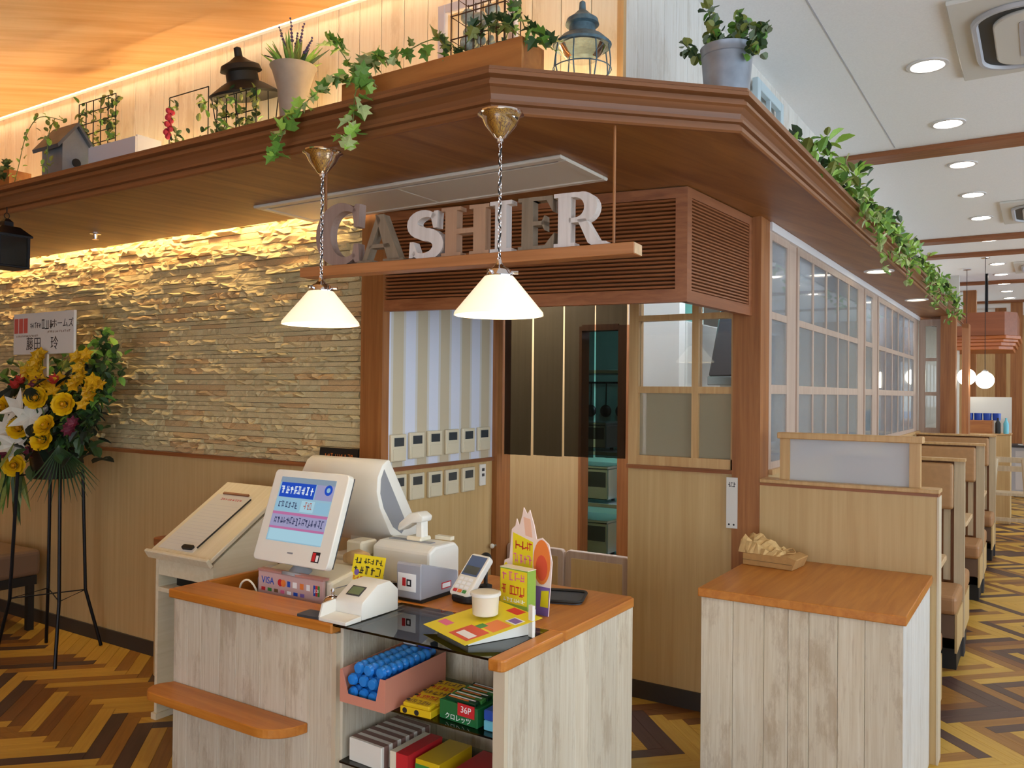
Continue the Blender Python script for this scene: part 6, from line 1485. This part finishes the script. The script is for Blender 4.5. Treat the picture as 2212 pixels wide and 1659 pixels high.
for px, pz in ((-4.948, 1.538), (-4.653, 1.507), (-5.331, 1.477), (-5.133, 1.356), (-4.843, 1.379), (-4.875, 1.297), (-5.18, 1.133), (-5.42, 1.50)):
    r_ = link('rose', rose_me, t, (px - FX, 2.58 - FY, pz), face(rnd.uniform(-.3, .3), rnd.uniform(-.2, .2)), (0.92,) * 3); link('rose_core', core_me, r_)
    MB().tube([(px - FX, 2.58 - FY + 0.02, pz - 0.01), ((px - FX) * 0.4, 0.0, 1.22)], 0.004, 5).build('stem', 'stem_green', t)
def petals(n, ln, wd, tilt, mat, name):
    b = MB()
    for k in range(n):
        a = 2 * pi * k / n; pts = [(0, 0, 0), (wd, ln * 0.4, 0.01), (0, ln * 0.45, -0.006), (-wd, ln * 0.4, 0.01), (0, ln, 0.0)]
        b.add(pts, [(0, 1, 2), (0, 2, 3), (1, 4, 2), (3, 2, 4)], Matrix.Rotation(a, 4, 'Z') @ Matrix.Rotation(tilt, 4, 'X'))
    return b.mesh(name, mat)
lily_me = petals(6, 0.13, 0.03, 0.45, 'lily_white', 'lily'); orch_me = petals(5, 0.045, 0.018, 0.3, 'orchid_yellow', 'orchid'); tul_me = petals(6, 0.07, 0.026, 1.1, 'tulip_red', 'tulip'); mar_me = petals(7, 0.05, 0.02, 0.5, 'maroon', 'maroon_bloom')
for px, pz in ((-5.153, 1.47), (-5.283, 1.337), (-5.22, 1.25), (-5.05, 1.42)): link('lily', lily_me, t, (px - FX, -0.12, pz), face(rnd.uniform(-.5, .5), rnd.uniform(-.2, .4)))
for px, pz in ((-5.236, 1.59), (-5.17, 1.62), (-4.801, 1.62)): link('tulip', tul_me, t, (px - FX, -0.10, pz), face(0, 0.6))
for px, pz in ((-4.62, 1.36), (-4.58, 1.40), (-5.02, 1.22), (-5.30, 1.20), (-4.98, 1.62), (-4.95, 1.26)): link('maroon_bloom', mar_me, t, (px - FX, -0.12, pz), face())
for (x0, z0), (x1, z1), n in (((-4.95, 1.62), (-5.02, 1.80), 12), ((-4.60, 1.60), (-4.53, 1.80), 12), ((-4.52, 1.52), (-4.38, 1.66), 9), ((-4.98, 1.58), (-5.12, 1.72), 8), ((-4.84, 1.55), (-4.78, 1.66), 5)):
    for k in range(n):
        u = k / (n - 1); link('orchid', orch_me, t, (x0 + (x1 - x0) * u - FX + rnd.uniform(-.03, .03), -0.10 + rnd.uniform(-.03, .03), z0 + (z1 - z0) * u + rnd.uniform(-.02, .02)), face(rnd.uniform(-.5, .5), rnd.uniform(-.4, .4)))

# ---------------------------------------------------------------- far end of the dining hall
t = thing('hanging_bulkhead', 'orange wooden stepped bulkhead hung from the ceiling at the far end', 'bulkhead', (-0.62, 13.2, 2.24))
wood('wood_orange_far', '9a5020', 'b4662c', 'x', scale=20, stretch=0.06, rough=0.4, vary=0.05)
wood('wood_rust_far', '7d4426', '8e5030', 'x', scale=20, stretch=0.06, rough=0.5, vary=0.03)
for k, (z0, z1, o_) in enumerate(((0.0, 0.05, 0.0), (0.05, 0.10, 0.03), (0.10, 0.14, 0.055), (0.14, 0.19, 0.085))):
    MB().prism([(-0.5 - o_, -0.3), (0.10 + o_, -0.3 - o_), (0.26 + o_, -0.1), (0.26 + o_, 1.0), (-0.5 - o_, 1.0)], z0, z1).build('moulding', 'wood_orange_far', t, bevel=0.006)
MB().prism([(-0.5, -0.38), (0.17, -0.38), (0.31, -0.15), (0.31, 1.0), (-0.5, 1.0)], 0.19, 0.50).build('fascia', 'wood_rust_far', t)
MB().tube([(-0.05, -0.2, 0.5), (-0.05, -0.2, CZ - 2.24)], 0.02, 8).build('hanger', 'black_metal', t)
glow('globe', 'fff4dc', 9.0)
def globe(x, y, z, r, label):
    t = thing('globe_lamp', label, 'pendant lamp', (x, y, z), 0, 'globe lamps')
    MB().ball((0, 0, 0), r, 18, 12).build('globe', 'globe', t, smooth=True); MB().lathe([(0.02, r * 0.95), (0.04, r * 1.05), (0.015, r * 1.25)], 14).build('cap', 'chrome', t, smooth=True)
    MB().tube([(0, 0, r * 1.2), (0, 0, CZ - z)], 0.004, 6).build('cord', 'black', t); MB().lathe([(0.05, CZ - z - 0.02), (0.05, CZ - z)], 14).build('rose_cup', 'chrome', t)
globe(-0.60, 11.4, 1.80, 0.10, 'white globe lamp hanging at the far end, nearer one'); globe(-0.86, 12.35, 1.86, 0.11, 'white globe lamp hanging at the far end, deeper one')
t = thing('service_station', 'white service station with wooden drawers at the far end', 'cabinet', (-0.62, 12.4, 0))
MB().bx(-0.24, 0.26, -0.2, 0.25, 0, 1.12).build('body', 'wood_pale', t, bevel=0.004); MB().bx(-0.24, 0.26, 0.22, 0.25, 1.12, 1.60).build('back_panel', 'kitchen_white', t)
MB().bx(-0.22, 0.06, -0.15, 0.2, 1.12, 1.30).build('drawer_box', 'wood_trough', t, bevel=0.004); MB().bx(-0.2, 0.04, -0.155, -0.15, 1.15, 1.28).build('drawer', 'wood_trough', t)
MB().bx(-0.25, 0.27, -0.21, 0.22, 1.12, 1.135).build('worktop', 'wood_sash', t)
for k in range(4):
    o = MB().lathe([(0.045, 0), (0.05, 0.09), (0.046, 0.09), (0.042, 0.01)], 14, cap=False).build('mug', 'tube_navy', None, (-0.83 + 0.104 * k, 12.38, 1.3005), smooth=True); tag(o, 'dark blue mug in a row on the far service station', 'mug', 'mugs on the service station')
for k in range(2):
    o = MB().lathe([(0.03, 0), (0.03, 0.13), (0.012, 0.17), (0.012, 0.20), (0.001, 0.20)], 14).build('water_bottle', 'print_cyan' if k else 'black', None, (-0.50 + 0.09 * k, 12.28, 1.1355), smooth=True); tag(o, '%s bottle standing on the far service station' % ('pale blue' if k else 'black'), 'bottle')
# wooden high chair and far cabinet, table and guest
t = thing('high_chair', 'wooden child high chair with splayed legs in the far aisle', 'high chair', (-0.33, 10.95, 0))
for sx in (-1, 1):
    MB().tube([(sx * 0.13, -0.02, 0.9), (sx * 0.2, -0.24, 0.0)], 0.022, 8).build('leg', 'slat_pale', t); MB().tube([(sx * 0.13, 0.04, 0.9), (sx * 0.2, 0.26, 0.0)], 0.022, 8).build('leg', 'slat_pale', t)
    MB().bx(sx * 0.15 - 0.015, sx * 0.15 + 0.015, -0.16, 0.16, 0.70, 0.73).build('arm', 'slat_pale', t)
MB().bx(-0.16, 0.16, -0.15, 0.15, 0.50, 0.53).build('seat', 'slat_pale', t)
for z in (0.80, 0.90): MB().bx(-0.16, 0.16, 0.02, 0.05, z - 0.04, z + 0.02).build('back_slat', 'slat_pale', t)
MB().bx(-0.19, 0.19, -0.2, -0.17, 0.22, 0.26).build('footrest', 'slat_pale', t)
t = thing('grey_cabinet', 'pale grey panelled cabinet at the far end of the aisle', 'cabinet', (-0.05, 15.9, 0))
MB().bx(-0.40, 0.5, -0.3, 0.3, 0.06, 0.80).build('body', 'light_grey', t, bevel=0.006); MB().bx(-0.34, 0.06, -0.305, -0.3, 0.12, 0.74).build('door', 'white_trim', t, bevel=0.004); MB().bx(-0.42, 0.52, -0.32, 0.32, 0.80, 0.83).build('top', 'dark_grey', t); MB().bx(-0.36, 0.46, -0.26, 0.26, 0, 0.06).build('plinth', 'dark_grey', t)
o = MB().bx(-0.16, 0.16, -0.11, 0.11, 0, 0.01).build('paper_sheet', 'paper', None, (-0.18, 15.75, 0.8305), (0, 0, 0.2)); tag(o, 'white paper lying on the far grey cabinet', 'paper')
for i, (x, y) in enumerate(((-0.42, 17.2), (-1.0, 15.0), (-0.7, 18.2))):
    struct(box('pillar_%d' % (6 + i), x - 0.09, x + 0.09, y - 0.09, y + 0.09, 0, CZ, 'wood_brown'))
# guest leaning over the table far away: one continuous body
plain('skin', 'c89a7c', 0.5); plain('hair_black', '14110f', 0.5); plain('shirt_dark', '2a2a34', 0.7)
def person(loc, rz):
    t = thing('person', 'person with short black hair in a dark top bending over the far cabinet', 'person', loc, rz)
    V = [(0, 0, 0.95), (0, 0.02, 1.10), (0, 0.10, 1.24), (0, 0.20, 1.33), (0, 0.27, 1.37), (0, 0.33, 1.40),
         (0.17, 0.20, 1.30), (0.24, 0.30, 1.08), (0.14, 0.42, 0.92), (-0.17, 0.20, 1.30), (-0.24, 0.30, 1.08), (-0.14, 0.42, 0.92),
         (0.10, 0.0, 0.86), (0.11, 0.02, 0.48), (0.11, -0.02, 0.08), (0.11, 0.12, 0.04), (-0.10, 0.0, 0.86), (-0.11, 0.02, 0.48), (-0.11, -0.02, 0.08), (-0.11, 0.12, 0.04)]
    E = [(0, 1), (1, 2), (2, 3), (3, 4), (4, 5), (3, 6), (6, 7), (7, 8), (3, 9), (9, 10), (10, 11), (0, 12), (12, 13), (13, 14), (14, 15), (0, 16), (16, 17), (17, 18), (18, 19)]
    Rr = [0.15, 0.14, 0.15, 0.11, 0.06, 0.055, 0.07, 0.045, 0.032, 0.07, 0.045, 0.032, 0.09, 0.06, 0.045, 0.04, 0.09, 0.06, 0.045, 0.04]
    me = bpy.data.meshes.new('body'); me.from_pydata(V, E, []); o = link('body', me, t); me.materials.append(MATS['shirt_dark'])
    sk = o.modifiers.new('skin', 'SKIN'); sd = o.modifiers.new('sub', 'SUBSURF'); sd.levels = 2; sd.render_levels = 2
    for i, v_ in enumerate(me.skin_vertices[0].data): v_.radius = (Rr[i], Rr[i]); v_.use_root = (i == 0)
    hd = MB().ball((0, 0.42, 1.44), 0.10, 18, 14, (0.82, 0.98, 1.18)).build('head', 'skin', t, smooth=True)
    hd.rotation_euler = (0, 0, 0)
    MB().prism([(0.505, 1.43), (0.535, 1.405), (0.50, 1.40)], -0.012, 0.012, 'yz').build('nose', 'skin', hd)
    for sx in (-1, 1): MB().ball((sx * 0.034, 0.505, 1.445), 0.012, 8, 6).build('eye', 'hair_black', hd, smooth=True); MB().ball((sx * 0.083, 0.42, 1.435), 0.02, 8, 6, (0.4, 0.8, 1.2)).build('ear', 'skin', hd, smooth=True)
    MB().bx(-0.022, 0.022, 0.505, 0.511, 1.372, 1.380).build('mouth', 'maroon', hd)
    MB().ball((0, 0.405, 1.47), 0.108, 18, 12, (0.86, 1.0, 1.08)).build('hair', 'hair_black', t, smooth=True)
    for sx in (-1, 1):
        h = MB().prism(rrect(-0.04, 0.04, -0.045, 0.045, 0.015), -0.012, 0.012).build('hand', 'skin', t, (sx * 0.13, 0.46, 0.905), (radians(-20), 0, 0), bevel=0.005)
        for k in range(4): MB().tube([(-0.03 + k * 0.02, 0.04, 0), (-0.032 + k * 0.021, 0.08, -0.006), (-0.033 + k * 0.022, 0.105 - abs(k - 1.5) * 0.008, -0.02)], [0.009, 0.008, 0.006], 6).build('finger', 'skin', h, smooth=True)
        MB().tube([(-sx * 0.038, -0.02, 0), (-sx * 0.065, 0.015, -0.005), (-sx * 0.07, 0.04, -0.015)], [0.010, 0.009, 0.007], 6).build('thumb', 'skin', h, smooth=True)
person((0.28, 15.3, 0), radians(68))
